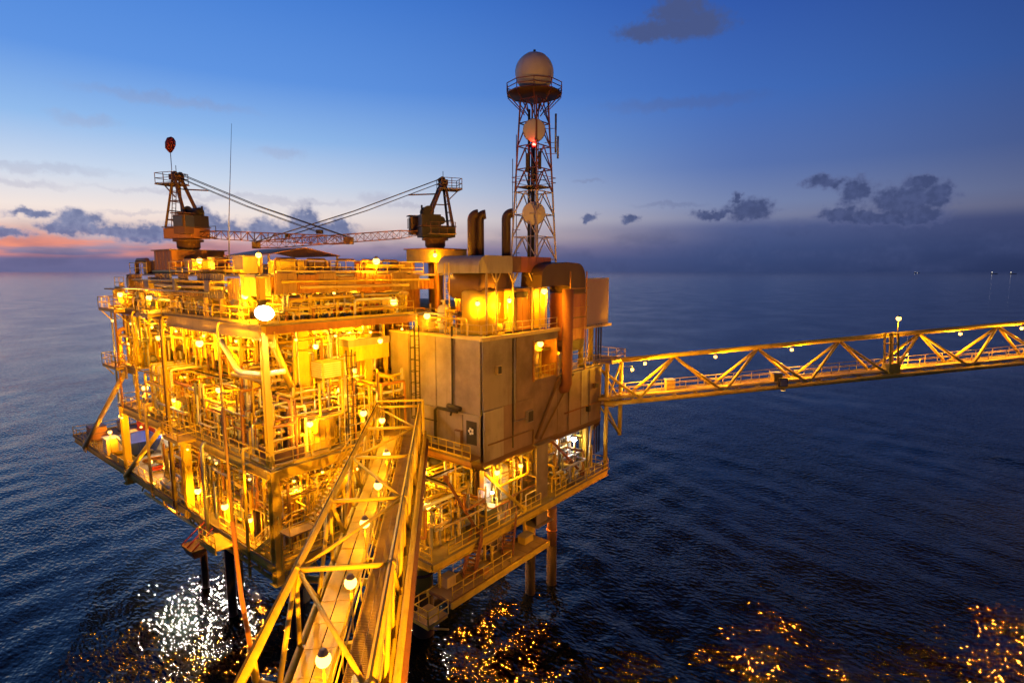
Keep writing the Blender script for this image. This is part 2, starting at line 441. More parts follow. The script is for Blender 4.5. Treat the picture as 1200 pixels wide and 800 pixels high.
# ------------------------------------------------------------------ sea
def build_sea():
    rg = np.random.default_rng(3)
    a0 = AZ
    fan = np.arange(-62, 62.01, 0.17)
    rest = np.arange(64.5, 296, 2.5)
    ang = np.radians(np.concatenate([fan, rest])) + a0
    rad = [6.0]
    while rad[-1] < 42000:
        rad.append(rad[-1] * 1.0105 + 0.02 if rad[-1] < 900 else rad[-1] * 1.09)
    rad = np.array(rad)
    A, Rr = np.meshgrid(ang, rad)
    X = CAM.x + Rr * np.cos(A); Y = CAM.y + Rr * np.sin(A)
    Z = np.zeros_like(X)
    cell = Rr * 0.0105 + 0.02
    wind = AZ + R(100)
    for i in range(46):
        lam = 0.8 * (15.0 / 0.8) ** (i / 45.0)
        th = wind + rg.normal(0, 0.55 if lam > 5 else 1.0)
        k = 2 * math.pi / lam
        slope = 0.034 if lam < 3 else (0.035 if lam < 7 else 0.018)
        amp = slope / k
        ph = rg.uniform(0, 6.283)
        fade = np.clip((lam / cell - 2.5) / 3.0, 0, 1)
        c = np.sin(k * (X * math.cos(th) + Y * math.sin(th)) + ph)
        Z += amp * (c + 0.28 * (c * c - 0.5)) * fade
    gust = 0.72 + 0.35 * np.sin(X * .021 + Y * .034 + 1.0) * np.sin(X * -.017 + Y * .011 + 2.0) + 0.22 * np.sin(X * .06 - Y * .043)
    Z *= gust
    nr, na = X.shape
    co = np.stack([X, Y, Z], -1).reshape(-1, 3).astype(np.float32)
    co = np.vstack([co, np.array([[CAM.x, CAM.y, 0]], np.float32)])
    idx = np.arange(nr * na).reshape(nr, na)
    nxt = np.roll(idx, -1, axis=1)
    q = np.stack([idx[:-1], nxt[:-1], nxt[1:], idx[1:]], -1).reshape(-1, 4)
    q = q[:, ::-1]
    t = np.stack([np.full(na, nr * na), idx[0], nxt[0]], -1)
    me = bpy.data.meshes.new('sea')
    me.vertices.add(len(co)); me.vertices.foreach_set('co', co.ravel())
    loops = np.concatenate([q.ravel(), t.ravel()]).astype(np.int32)
    me.loops.add(len(loops)); me.loops.foreach_set('vertex_index', loops)
    starts = np.concatenate([np.arange(len(q)) * 4, len(q) * 4 + np.arange(len(t)) * 3]).astype(np.int32)
    tot = np.concatenate([np.full(len(q), 4), np.full(len(t), 3)]).astype(np.int32)
    me.polygons.add(len(starts)); me.polygons.foreach_set('loop_start', starts); me.polygons.foreach_set('loop_total', tot)
    me.polygons.foreach_set('use_smooth', np.ones(len(starts), bool))
    me.update(calc_edges=True)
    m = bpy.data.materials.new('sea_water'); m.use_nodes = True
    nt = m.node_tree; p = nt.nodes['Principled BSDF']
    p.inputs['Base Color'].default_value = (0.001, 0.002, 0.005, 1)
    p.inputs['Roughness'].default_value = 0.055; p.inputs['IOR'].default_value = 1.33
    g = nt.nodes.new('ShaderNodeNewGeometry')
    prev = None
    for sc, dist, st in ((0.7, 0.35, 0.26), (2.6, 0.15, 0.9)):
        n = nt.nodes.new('ShaderNodeTexNoise'); n.inputs['Scale'].default_value = sc; n.inputs['Detail'].default_value = 1.0
        mp = nt.nodes.new('ShaderNodeMapping'); mp.inputs['Rotation'].default_value = (0, 0, -(AZ + R(100))); mp.inputs['Scale'].default_value = (1.0, 0.55, 1.0)
        nt.links.new(g.outputs['Position'], mp.inputs['Vector']); nt.links.new(mp.outputs[0], n.inputs['Vector'])
        b = nt.nodes.new('ShaderNodeBump'); b.inputs['Strength'].default_value = st; b.inputs['Distance'].default_value = dist
        nt.links.new(n.outputs['Fac'], b.inputs['Height'])
        gn = nt.nodes.new('ShaderNodeTexNoise'); gn.inputs['Scale'].default_value = 0.035; gn.inputs['Detail'].default_value = 3
        nt.links.new(g.outputs['Position'], gn.inputs['Vector'])
        gr = nt.nodes.new('ShaderNodeMapRange'); gr.inputs['From Min'].default_value = 0.3; gr.inputs['From Max'].default_value = 0.7
        gr.inputs['To Min'].default_value = st * 0.5; gr.inputs['To Max'].default_value = st * 1.35
        nt.links.new(gn.outputs['Fac'], gr.inputs['Value']); nt.links.new(gr.outputs[0], b.inputs['Strength'])
        if prev is not None:
            nt.links.new(prev, b.inputs['Normal'])
        prev = b.outputs[0]
    nt.links.new(prev, p.inputs['Normal'])
    me.materials.append(m)
    ob = bpy.data.objects.new('sea', me); COL.objects.link(ob)
    structure(ob)
build_sea()

# ------------------------------------------------------------------ decks
ZC, ZM, ZZ, ZU, ZR = 11.3, 18.3, 22.6, 28.4, 31.75      # cellar, main, mezzanine, upper, roof
XL = -0.8

def deck(name, rects, z, th, m, girders=(), gm=YEL, gh=0.9, beams=None):
    b = MB()
    for (x0, y0, x1, y1) in rects:
        b.span((x0, y0, z - th), (x1, y1, z))
    d = structure(b.build(name, m, loc=(rects[0][0], rects[0][1], z - th)))
    for (p, q) in girders:
        g = MB().ibeam((p[0], p[1], z - th - gh / 2 - 0.01), (q[0], q[1], z - th - gh / 2 - 0.01), 0.34, gh, 0.06)
        g.build('edge_girder', gm, d)
    if beams:
        x0, y0, x1, y1, step, along = beams
        t = (x0 if along == 'y' else y0) + step
        while t < (x1 if along == 'y' else y1) - 0.3:
            p, q = ((t, y0 + 0.25, 0), (t, y1 - 0.25, 0)) if along == 'y' else ((x0 + 0.25, t, 0), (x1 - 0.25, t, 0))
            zz_ = z - th - 0.3 - 0.01
            MB().ibeam((p[0], p[1], zz_), (q[0], q[1], zz_), 0.22, 0.55, 0.04).build('floor_beam', gm, d)
            t += step
    return d

deck('cellar_deck', [(XL, 0, 31.8, 31), (XL, 31.001, 13, 50.5), (6.3, -8.5, 31.8, -0.001)], ZC, 0.14, DECK,
     [((XL + .2, 0.2), (XL + .2, 50.3)), ((XL + .4, 0.2), (6.3, 0.2)), ((6.5, -8.3), (31.6, -8.3)), ((6.5, -8.1), (6.5, 0)), ((31.6, -8.1), (31.6, 20)), ((XL + .4, 50.3), (13, 50.3))],
     YEL, 0.62, (XL, 0.2, 31, 31, 3.2, 'y'))
deck('main_deck', [(XL, 0, 12.4, 31), (12.401, 3.6, 31.8, 31)], ZM, 0.14, DECK,
     [((XL + .2, 0.2), (XL + .2, 31)), ((XL + .4, 0.2), (12.3, 0.2)), ((XL + .4, 30.8), (31, 30.8))], YEL, 0.75, (XL, 0.2, 31, 31, 3.2, 'y'))
deck('mezzanine_deck', [(5.2, 6.5, 31, 31), (XL, 25.5, 5.199, 32.5)], ZZ, 0.12, GRATE,
     [((5.4, 6.7), (5.4, 25.5)), ((5.6, 6.7), (30, 6.7)), ((XL + .2, 25.7), (XL + .2, 32.4))], YEL, 0.5, (5.2, 6.7, 31, 31, 3.0, 'y'))
deck('upper_deck', [(XL, 0.3, 13.2, 31.8), (13.201, 3.8, 31.5, 31.8)], ZU, 0.12, DECK,
     [((XL + .2, 0.5), (XL + .2, 17.1))], CREAM, 0.95, (XL, 0.5, 31, 31.5, 3.4, 'y'))
MB().ibeam((XL + .2, 17.2, ZU - .36), (XL + .2, 31.6, ZU - .36), 0.3, 0.42, 0.05).build('edge_girder', BROWN, bpy.data.objects['upper_deck'])
MB().ibeam((XL + .45, 0.5, ZU - .42), (13.0, 0.5, ZU - .42), 0.3, 0.55, 0.05).build('edge_girder', ORNG, bpy.data.objects['upper_deck'])
deck('roof_deck', [(0.4, 3.0, 30, 29.0)], ZR, 0.15, GREY, (), YEL, 0.5)

# fascia round the roof deck, cladding panel by panel
def cladding(name, label, p0, p1, z0, z1, n, m, th=0.10, out=(0, -1), cat='cladding', rib=True, group=None, ragged=None):
    p0, p1 = Vector((*p0, 0)), Vector((*p1, 0))
    t = thing(name, label, cat, (p0.x, p0.y, z0), group)
    o = Vector((*out, 0))
    for i in range(n):
        a, b = p0.lerp(p1, i / n), p0.lerp(p1, (i + 1) / n)
        d = (b - a).normalized() * 0.015
        k = rnd.uniform(0, 0.025)
        zt_, pm_ = z1, m
        if ragged:
            k = rnd.choice((0, .08, .2, .35)); zt_ = z1 + rnd.choice((-.45, -.2, 0, 0, .12)); pm_ = rnd.choice(ragged)
        mb = MB()
        c = (a + b) / 2 + o * k
        L = (b - a).length - 0.03
        ang = math.atan2((b - a).y, (b - a).x)
        mb.box((c.x, c.y, (z0 + zt_) / 2), (L, th, zt_ - z0), ang)
        if rib:
            nr = max(2, int(L / 0.42))
            for j in range(nr):
                q = a.lerp(b, (j + .5) / nr) + o * (k + th / 2 + 0.02)
                mb.box((q.x, q.y, (z0 + zt_) / 2), (0.13, 0.05, zt_ - z0 - 0.06), ang)
        mb.build('panel', pm_, t)
    if ragged:
        return t
    cp = MB().bar((p0.x + o.x * .05, p0.y + o.y * .05, z1 + 0.04), (p1.x + o.x * .05, p1.y + o.y * .05, z1 + 0.04), 0.3, 0.08)
    cp.build('coping', m, t)
    return t
cladding('wind_wall', 'long ribbed grey wind wall under the crane with the windsock', (0.3, 28.9), (0.3, 5.2), 29.95, 31.7, 13, LITW, out=(-1, 0), ragged=(LITW, LITW, ORNG, PANEL2))
cladding('wind_wall', 'ribbed tan wind wall running right from the tall corner post', (1.6, 2.9), (17.5, 2.9), 30.35, 31.75, 9, LITW, out=(0, -1), ragged=(LITW, LITW, ORNG))
cladding('wind_wall', 'short slanted wind wall panel at the tall corner post', (0.3, 5.1), (1.5, 2.95), 30.2, 31.72, 1, CREAM, out=(-.87, -.5))
# bulkheads deep inside the decks
cladding('bulkhead', 'corrugated bulkhead behind the cellar deck machinery', (14.5, 30), (14.5, 1.5), ZC + .02, ZM - 0.2, 11, ORNG, out=(-1, 0))
cladding('bulkhead', 'corrugated bulkhead behind the main deck pipework', (15.5, 30.5), (15.5, 4.2), ZM + .02, ZU - 0.2, 10, ORNG, out=(-1, 0))
cladding('bulkhead', 'short bulkhead between crane base and main deck piping', (12.6, 8.0), (15.4, 8.0), ZM + .02, ZU - .2, 2, ORNG, out=(0, -1))
cladding('bulkhead', 'upper deck bulkhead behind the roof edge pipework', (13.5, 29), (13.5, 4.5), ZU + .02, ZR - .2, 9, ORNG, out=(-1, 0))
cladding('bulkhead', 'end bulkhead at the far side of the cellar deck', (6.5, 29.8), (14.3, 29.8), ZC + .02, ZM - .2, 4, ORNG, out=(0, -1))
cladding('bulkhead', 'end bulkhead at the far side of the main deck', (4.5, 30.4), (15.3, 30.4), ZM + .02, ZU - .2, 5, ORNG, out=(0, -1))
cladding('bulkhead', 'bulkhead behind the white tanks under the grey module', (12.5, 2.2), (31, 2.2), ZC + .02, 16.2, 8, ORNG, out=(0, -1))

cladding('bulkhead', 'bulkhead across the upper deck behind the tan wind wall', (4.5, 8.8), (17.4, 8.8), ZU + .02, ZR - .2, 6, ORNG, out=(0, -1))
cladding('bulkhead', 'bulkhead filling the upper deck gap under the dark crane', (13.3, 5.0), (17.6, 5.0), ZU + .02, ZR - .2, 2, ORNG, out=(0, -1))

# ------------------------------------------------------------------ legs, columns, braces
def leg(label, x, y, z1, r, yellow_from=5.0, cat='pile', m=YEL, bat=(0, 0)):
    t = thing('support_pile', label, cat, (x, y, -6))
    zk = 4.2
    p = lambda z: (x + bat[0] * (z1 - z), y + bat[1] * (z1 - z), z)
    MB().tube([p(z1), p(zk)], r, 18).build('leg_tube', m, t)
    MB().tube([p(zk), p(-6)], r * 1.03, 18).build('splash_zone', GROWTH_SHADE, t)
    MB().tube([p(zk + 1.7), p(zk + 1.45)], r * 1.08, 18).build('band', RUST, t)
leg('thick yellow jacket leg rising from the sea beside the walkway bridge', 11.8, -1.1, 11, 0.95, m=YEL)
leg('yellow pile beside the boat landing under the grey module', 23.0, -4.6, 11, 0.5, m=YEL)
leg('rusty pile furthest right under the grey module', 25.6, -5.4, 8.2, 0.5, m=BROWN)
leg('jacket leg in shade beneath the blue skip end', 8.5, 29, 11, 0.95, m=GROWTH_SHADE)  # growth colour up this leg and the next paints in underdeck shade
leg('jacket leg in shade under the middle of the left deck edge', 7.5, 12, 11, 0.95, m=GROWTH_SHADE)
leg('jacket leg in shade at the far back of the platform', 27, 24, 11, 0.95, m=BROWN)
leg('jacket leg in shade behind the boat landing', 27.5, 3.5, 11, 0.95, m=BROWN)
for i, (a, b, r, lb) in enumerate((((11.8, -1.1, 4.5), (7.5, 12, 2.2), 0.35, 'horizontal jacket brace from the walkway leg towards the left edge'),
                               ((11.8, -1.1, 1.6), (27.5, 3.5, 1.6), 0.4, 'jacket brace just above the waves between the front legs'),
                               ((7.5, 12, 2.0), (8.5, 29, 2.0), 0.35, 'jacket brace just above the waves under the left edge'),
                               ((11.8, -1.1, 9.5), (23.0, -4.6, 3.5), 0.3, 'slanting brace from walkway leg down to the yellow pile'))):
    tag(MB().tube([a, b], r, 12).build('jacket_brace', GROWTH_SHADE if i else YEL, loc=a), lb, 'brace')

def column(label, x, y, z0, z1, w=0.5, m=YEL, hollow=False, name='deck_column'):
    t = thing(name, label, 'column', (x, y, z0))
    if hollow:
        MB().tube([(x, y, z0), (x, y, z1)], w / 2, 14).build('shaft', m, t)
    else:
        MB().ibeam((x, y, z0), (x, y, z1), w, w, 0.06).build('shaft', m, t)
    for z in (z0 + 0.03, z1 - 0.03):
        MB().box((x, y, z), (w * 1.5, w * 1.5, 0.06)).build('end_plate', m, t)
column('corner column carrying the main deck nearest the camera', XL + .3, 0.3, ZC - 1.6, ZM - .15, 0.62)
column('edge column left of the corner between cellar and main deck', XL + .3, 15.4, ZC - .8, ZM - .15, 0.62)
column('edge column beside the blue skip', XL + .3, 31.0, ZC - 1.6, ZM - .15, 0.62)
column('tall corner post from main deck up past the white floodlight', XL + .35, 0.7, ZM, 31.6, 0.42)
column('wide orange column behind the corner on the main deck', 4.3, 4.2, ZM, ZU - .15, 0.85)
for i, (x, y) in enumerate(((4.3, 16), (4.3, 28.5), (10.5, 4.2))):
    column(['wide column halfway along the main deck', 'wide column at the far left of the main deck', 'wide column behind the dark caged ladder'][i], x, y, ZM, ZU - .15, 0.7)
for i, (x, y) in enumerate(((5, 3), (5, 14), (5, 24), (11, 3))):
    column(['round column inside the cellar deck near the corner', 'round column inside the cellar deck mid way', 'round column inside the cellar deck near the skip', 'round column in the cellar beside the stairway'][i], x, y, ZC, ZM - .15, 0.6, hollow=True)
for i, y in enumerate((5, 11, 18, 25, 30.6)):
    column(['slim post under the roof edge next to the slanted wall panel', 'second slim post under the long grey wind wall', 'third slim post under the long grey wind wall',
            'fourth slim post under the long grey wind wall', 'slim post at the far left end of the upper deck'][i], 0.2, y, ZU, 30.0 if y < 30 else 30.9, 0.24, CREAM)
for i, x in enumerate((3.5, 7.0, 10.5, 13.5)):
    column(['first', 'second', 'third', 'fourth'][i] + ' slim post from the corner under the tan wind wall', x, 2.9, ZU, 30.38, 0.24, CREAM)
column('thin tall pole on the outer left corner of the platform', XL + .2, 31.8, ZM, ZU - .2, 0.2, GALV, True)
column('second thin pole inside the outer left corner', XL + 1.8, 31.6, ZM, ZU - .2, 0.24, CREAM, True)
column('square concrete-grey column under the grey module at its right', 20.6, -6.9, 9.0, 16.7, 1.7, PANEL, name='module_column')
column('steel column under the near end of the grey module', 13.6, -6.4, ZC, 16.6, 0.5, BROWN)
column('yellow column under the far right end of the grey module', 29.8, -6.6, ZC, 16.3, 0.5, YEL)

def brace(label, a, b, w, m=YEL, round_=True, name='brace'):
    t = thing(name, label, 'brace', a)
    if round_:
        MB().tube([a, b], w / 2, 10).build('tube', m, t)
    else:
        MB().bar(a, b, w).build('tube', m, t)
    for p in (a, b):
        MB().box(p, (0.08, w * 2.2, w * 2.2)).build('gusset', m, t)
brace('long cream brace propping the skip end of the cellar deck', (XL - .05, 28.2, ZZ - .6), (XL - .05, 45.3, ZC - .5), 0.5, CREAM)
brace('yellow diagonal brace crossing in front of the blue skip', (XL - .05, 19.7, ZM - .5), (XL - .05, 30.9, ZC - .7), 0.46, YEL)
brace('diagonal brace leaning behind the tall corner post', (0.2, 0.9, ZU - 1.1), (4.0, 4.2, ZM + 3.0), 0.5, YEL)
brace('diagonal brace on the main deck left of the corner', (1.2, 12.5, ZU - 1.2), (4.2, 5.5, ZM + .3), 0.45, YEL)
brace('diagonal brace across the far main deck bays', (4.2, 28, ZU - 1.2), (4.2, 17, ZM + .3), 0.45, YEL)
brace('diagonal brace under the near corner of the grey module', (12.9, -6.0, 16.6), (17.5, -8.0, ZC + .2), 0.28, YEL)
brace('thin diagonal brace left of the white tanks', (9.2, -7.0, 16.4), (11.8, -7.8, ZC + .2), 0.24, RUST)
brace('diagonal brace under the right end of the grey module', (22.5, -7.2, 16.4), (28.0, -7.4, ZC + .3), 0.26, RUST)
brace('slender brace beside the lower right deck lamp', (30.4, -7.0, 16.2), (28.9, -7.6, ZC + .2), 0.22, CREAM)

# ------------------------------------------------------------------ handrails
def post_mesh(m):
    return cached(('post', m.name), lambda: MB().tube([(0, 0, 0), (0, 0, 1.1)], 0.032, 6).mesh('post', m))
def handrail(label, p0, p1, m=YEL, gap=1.5, toe=True, group=None, slope=False):
    p0, p1 = Vector(p0), Vector(p1)
    t = thing('handrail', label, 'handrail', p0, group)
    L = (p1 - p0).length; n = max(1, round(L / gap))
    me = post_mesh(m)
    for i in range(n + 1):
        inst(me, 'post', t, p0.lerp(p1, i / n))
    for nm, h in (('top_rail', 1.1), ('mid_rail', 0.58)):
        MB().tube([p0 + Vector((0, 0, h)), p1 + Vector((0, 0, h))], 0.036, 6).build(nm, m, t)
    if toe:
        MB().bar(p0 + Vector((0, 0, 0.09)), p1 + Vector((0, 0, 0.09)), 0.02, 0.16).build('toe_board', m, t)
    return t
e = 0.08
RAILS = [
 ('yellow handrail on the cellar deck edge left of the near corner', (XL + e, 0.1, ZC), (XL + e, 9.0, ZC)),
 ('yellow handrail on the cellar deck edge above the hanging trough', (XL + e, 12.8, ZC), (XL + e, 22, ZC)),
 ('yellow handrail on the cellar deck edge below the crossing brace', (XL + e, 22.4, ZC), (XL + e, 30.4, ZC)),
 ('handrail along the outer cellar extension past the skip', (XL + e, 40, ZC), (XL + e, 50.3, ZC)),
 ('handrail across the far tip of the cellar extension', (XL + e, 50.4, ZC), (12, 50.4, ZC)),
 ('handrail on the cellar deck right of the near corner', (XL + .3, 0.1, ZC), (6.2, 0.1, ZC)),
 ('handrail on the main deck edge left of the near corner', (XL + e, 0.1, ZM), (XL + e, 11, ZM)),
 ('handrail on the main deck edge half way to the left', (XL + e, 11.3, ZM), (XL + e, 21, ZM)),
 ('handrail on the main deck edge above the skip', (XL + e, 21.3, ZM), (XL + e, 30.8, ZM)),
 ('handrail on the main deck right of the near corner by the open basket', (XL + .3, 0.1, ZM), (8.2, 0.1, ZM)),
 ('handrail at the far left end of the main deck', (XL + e, 30.9, ZM), (4, 30.9, ZM)),
 ('mezzanine handrail over the left balcony', (XL + e, 25.6, ZZ), (XL + e, 32.4, ZZ)),
 ('mezzanine handrail along the inner gallery', (5.3, 6.6, ZZ), (5.3, 25.4, ZZ)),
 ('mezzanine handrail facing the walkway bridge', (5.5, 6.6, ZZ), (12.4, 6.6, ZZ)),
 ('handrail on the upper deck corner by the left hand lamps', (XL + e, 24.5, ZU), (XL + e, 31.7, ZU)),
 ('handrail at the far left end of the upper deck', (XL + e, 31.75, ZU), (6, 31.75, ZU)),
 ('upper deck handrail beneath the long grey wind wall', (XL + e, 2, ZU), (XL + e, 16.5, ZU)),
 ('upper deck handrail right of the white floodlight', (0.6, 0.4, ZU), (12.8, 0.4, ZU)),
 ('small raised handrail on the far left roof corner', (0.0, 29.2, 30.3), (0.0, 32.0, 30.3)),
 ('handrail on the roof behind the left pipe bend', (3.0, 28.6, ZR), (16, 28.6, ZR)),
 ('handrail along the lower right deck beneath the grey module', (8.0, -8.4, ZC), (19.5, -8.4, ZC)),
 ('handrail on the lower right deck past the square column', (21.8, -8.4, ZC), (27.0, -8.4, ZC)),
 ('handrail round the far tip of the lower right deck', (27.4, -8.4, ZC), (31.6, -8.4, ZC)),
 ('handrail on the end of the lower right deck over open water', (31.7, -8.3, ZC), (31.7, -1, ZC)),
 ('handrail on the left end of the lower right deck under the bridge', (6.4, -8.3, ZC), (6.4, -3, ZC)),
]
for lb, a, b in RAILS:
    handrail(lb, a, b)

for lb, a, b in (('roof edge handrail above the left wind wall', (0.5, 6.5, ZR), (0.5, 18.8, ZR)), ('roof edge handrail beyond the crane base', (0.5, 24.2, ZR), (0.5, 28.8, ZR)), ('roof edge handrail above the tan front wind wall', (2.4, 3.15, ZR), (16.5, 3.15, ZR))):
    handrail(lb, a, b, gap=1.4, toe=False)
for i, (y0, y1, z, r, m_) in enumerate(((5.6, 27.5, 31.2, .09, YEL), (6.5, 20.0, 30.75, .13, CREAM), (9.0, 28.5, 30.35, .07, GALV), (12.0, 24.0, 31.0, .05, DARK))):
    t = thing('wall_pipe', ['yellow', 'cream', 'grey', 'black'][i] + ' pipe clipped along the face of the left wind wall', 'pipe', (-.25, y0, z))
    MB().tube([(-.25 - .05 * i, y0, z), (-.25 - .05 * i, y1, z)], r, 8).build('run', m_, t)
    for k in range(5):
        MB().box((-.1, y0 + (y1 - y0) * (k + .5) / 5, z), (.45, .08, .1)).build('clip', GALV, t)
for i, (x0, x1, z, r, m_) in enumerate(((2.0, 16.5, 31.25, .08, YEL), (3.5, 14.0, 30.8, .12, CREAM))):
    t = thing('wall_pipe', ['yellow', 'cream'][i] + ' pipe clipped along the front wind wall', 'pipe', (x0, 2.4, z))
    MB().tube([(x0, 2.4, z), (x1, 2.4, z)], r, 8).build('run', m_, t)
    for k in range(5):
        MB().box((x0 + (x1 - x0) * (k + .5) / 5, 2.6, z), (.08, .45, .1)).build('clip', GALV, t)
for i, (y, z, w, h) in enumerate(((8.5, 30.5, .9, .8), (15.0, 30.4, .6, 1.0), (21.0, 30.5, 1.1, .7), (26.0, 30.5, .8, .9))):
    t = thing('wall_box', ['first', 'second', 'third', 'fourth'][i] + ' junction box on the left wind wall, counted from the corner', 'box', (-.3, y, z))
    MB().span((-.5, y, z), (-.1, y + w, z + h)).build('body', (CREAM, GREY, YEL, BROWN)[i], t)
    MB().span((-.53, y + .06, z + .06), (-.505, y + w - .06, z + h - .06)).build('door', GREY, t)

# raised landing in the far left roof corner
lb_ = MB().span((-0.9, 29.0, 30.18), (0.9, 32.2, 30.3)).build('roof_landing', GRATE); tag(lb_, 'small grating landing at the far left roof corner', 'landing')
for yy in (29.2, 32.0):
    MB().tube([(0, yy, ZU), (0, yy, 30.18)], 0.07, 8).build('support', CREAM, lb_)

# ------------------------------------------------------------------ lamps
SOD, WHT = (1.0, 0.405, 0.006), (1.0, 0.86, 0.66)
K_LAMP = 5.6
SEA = (1.0, 0.27, 0.012)
def light_data(col, w, rad):
    def mk():
        l = bpy.data.lights.new('lamp_light', 'POINT'); l.energy = w * K_LAMP; l.color = col; l.shadow_soft_size = rad
        return l
    return cached(('light', col, w, rad), mk)
def lamp(label, p, w=350, kind='post', col=SOD, length=2.0, arm=(0, 0), r=0.2, group=None, drop=0.42):
    p = Vector(p)
    gm = G_WHT if col == WHT else G_SOD
    base = p + Vector((arm[0], arm[1], -length if kind == 'post' else (length if kind == 'hang' else 0)))
    names = {'post': 'lamp_post', 'hang': 'pendant_lamp', 'wall': 'wall_lamp'}
    t = thing(names[kind], label, 'lamp', base, group)
    globe = cached(('globe', gm.name, r), lambda: MB().ball((0, 0, 0), r, 14, 8).mesh('globe', gm))
    hood = cached(('hood', r), lambda: MB().lathe([(r * .25, r * 1.5), (r * .4, r * 1.45), (r * .72, r * .78), (r * .68, r * .74), (r * .4, r * 0.95)], (0, 0, 0), 14).mesh('hood', GREY))
    inst(globe, 'globe', t, p); inst(hood, 'hood', t, p)
    top = p + Vector((0, 0, r * 1.5))
    if kind == 'post':
        pts = [base, base + Vector((0, 0, length + r * 2.4))]
        if abs(arm[0]) + abs(arm[1]) < 0.05:
            pts = [base, base + Vector((0, 0, length - r))]
        else:
            pts += [top + Vector((0, 0, r * 1.0)), top]
        MB().tube(pts, 0.045, 7).build('pole', YEL, t)
    elif kind == 'hang':
        MB().tube([top, base], 0.03, 6).build('rod', GALV, t)
    else:
        b2 = top + Vector((arm[0], arm[1], 0.1))
        MB().tube([top, top + Vector((0, 0, .1)), b2], 0.035, 6).build('bracket', GALV, t)
    lo = bpy.data.objects.new('lamp_light', light_data(col, w, 0.12)); COL.objects.link(lo)
    lo.parent = t; lo.location = p + Vector((0, 0, -drop)) - base
    return t
def flood(label, p, d, w, col=SOD, size=(0.5, 0.34), pole=None, group=None, spot=None):
    p, d = Vector(p), Vector(d).normalized()
    t = thing('floodlight', label, 'floodlight', p, group)
    gm = G_WHT if col == WHT else G_SOD
    a, b = size
    mh = cached(('fh', size), lambda: MB().hexa([(-a * .35, -b * .35, -.32), (a * .35, -b * .35, -.32), (a * .35, b * .35, -.32), (-a * .35, b * .35, -.32)],
                                               [(-a / 2, -b / 2, 0), (a / 2, -b / 2, 0), (a / 2, b / 2, 0), (-a / 2, b / 2, 0)]).mesh('housing', GREY))
    ml = cached(('fl', size, gm.name), lambda: MB().box((0, 0, 0.012), (a * .9, b * .9, 0.02)).mesh('lens', gm))
    if a > 1.0:                       # the big round head
        mh = MB().lathe([(a * .15, -.4), (a * .3, -.36), (a * .52, 0), (a * .5, .05)], (0, 0, 0), 24).mesh('housing', GREY)
        ml = MB().lathe([(a * .48, .0), (a * .46, .06), (a * .2, .1), (0, .11)], (0, 0, 0), 24).mesh('lens', gm)
    rot = aim(d)
    inst(mh, 'housing', t, p, rot); inst(ml, 'lens', t, p, rot)
    MB().tube([p - d * .15, Vector(pole) if pole else p - d * .15 + Vector((0, 0, .6))], 0.04, 6).build('bracket', GALV, t)
    if spot:
        key = ('spot', col, w, spot)
        def mk():
            l = bpy.data.lights.new('flood_light', 'SPOT'); l.energy = w; l.color = col; l.spot_size = R(spot); l.spot_blend = 0.5; l.shadow_soft_size = 0.15
            return l
        lo = bpy.data.objects.new('flood_light', cached(key, mk)); lo.rotation_euler = (-d).to_track_quat('Z', 'Y').to_euler()
    else:
        lo = bpy.data.objects.new('flood_light', light_data(col, w, 0.15))
    COL.objects.link(lo); lo.parent = t; lo.location = d * 0.12
    return t

# ------------------------------------------------------------------ walkway bridge towards the camera
BE = Vector((10.1, -0.6, 0)); BD = Vector((0.696, 0.718, 0)).normalized(); BL = Vector((BD.y, -BD.x, 0))
def bp(s, l, z):
    q = BE + BD * s + BL * l
    return Vector((q.x, q.y, z))
WB = thing('walkway_bridge', 'yellow truss footbridge running from the camera to the platform', 'bridge', bp(-42, 0, 17.6))
ZT, ZB, HW = 21.0, 17.85, 1.74
S0 = -44.8
stops = [-0.6 - 6.32 * i for i in range(8)]
for sgn in (-1, 1):
    MB().tube([bp(0.0, sgn * HW, ZT), bp(S0, sgn * HW, ZT)], 0.145, 14).build('top_chord', YEL, WB)
    MB().tube([bp(0.4, sgn * HW, ZB), bp(S0, sgn * HW, ZB)], 0.145, 14).build('bottom_chord', YEL, WB)
    for i, s in enumerate(stops):
        MB().tube([bp(s, sgn * HW, ZT), bp(s, sgn * HW, ZB)], 0.085, 10).build('vertical', YEL, WB)
        if i < len(stops) - 1:
            mid = s - 3.16
            MB().tube([bp(s, sgn * HW, ZT), bp(mid, sgn * HW, ZB)], 0.095, 10).build('diagonal', YEL, WB)
            MB().tube([bp(stops[i + 1], sgn * HW, ZT), bp(mid, sgn * HW, ZB)], 0.095, 10).build('diagonal', YEL, WB)
for i, s in enumerate(stops):
    MB().tube([bp(s, -HW + .1, ZT), bp(s, HW - .1, ZT)], 0.1, 10).build('cross_strut', YEL, WB)
    MB().ibeam(bp(s, -HW + .1, ZB - .05), bp(s, HW - .1, ZB - .05), 0.2, 0.32, 0.04).build('floor_beam', YEL, WB)
    if i < len(stops) - 1:
        a, b = (-HW, HW) if i % 2 == 0 else (HW, -HW)
        MB().tube([bp(s, a * .95, ZT - .02), bp(stops[i + 1], b * .95, ZT - .02)], 0.08, 10).build('plan_brace', YEL, WB)
gus = cached('gusset', lambda: MB().box((0, 0, 0), (0.75, 0.03, 0.5)).mesh('gusset_plate', YEL))
for s in stops:
    for sgn in (-1, 1):
        inst(gus, 'gusset_plate', WB, bp(s, sgn * (HW - .19), ZT - .2), (0, 0, math.atan2(BD.y, BD.x)))
        inst(gus, 'gusset_plate', WB, bp(s - 3.16, sgn * (HW - .19), ZB + .2), (0, 0, math.atan2(BD.y, BD.x)))
        MB().tube([bp(s - .12, sgn * HW, ZT), bp(s + .12, sgn * HW, ZT)], 0.17, 14).build('joint_collar', YEL, WB)
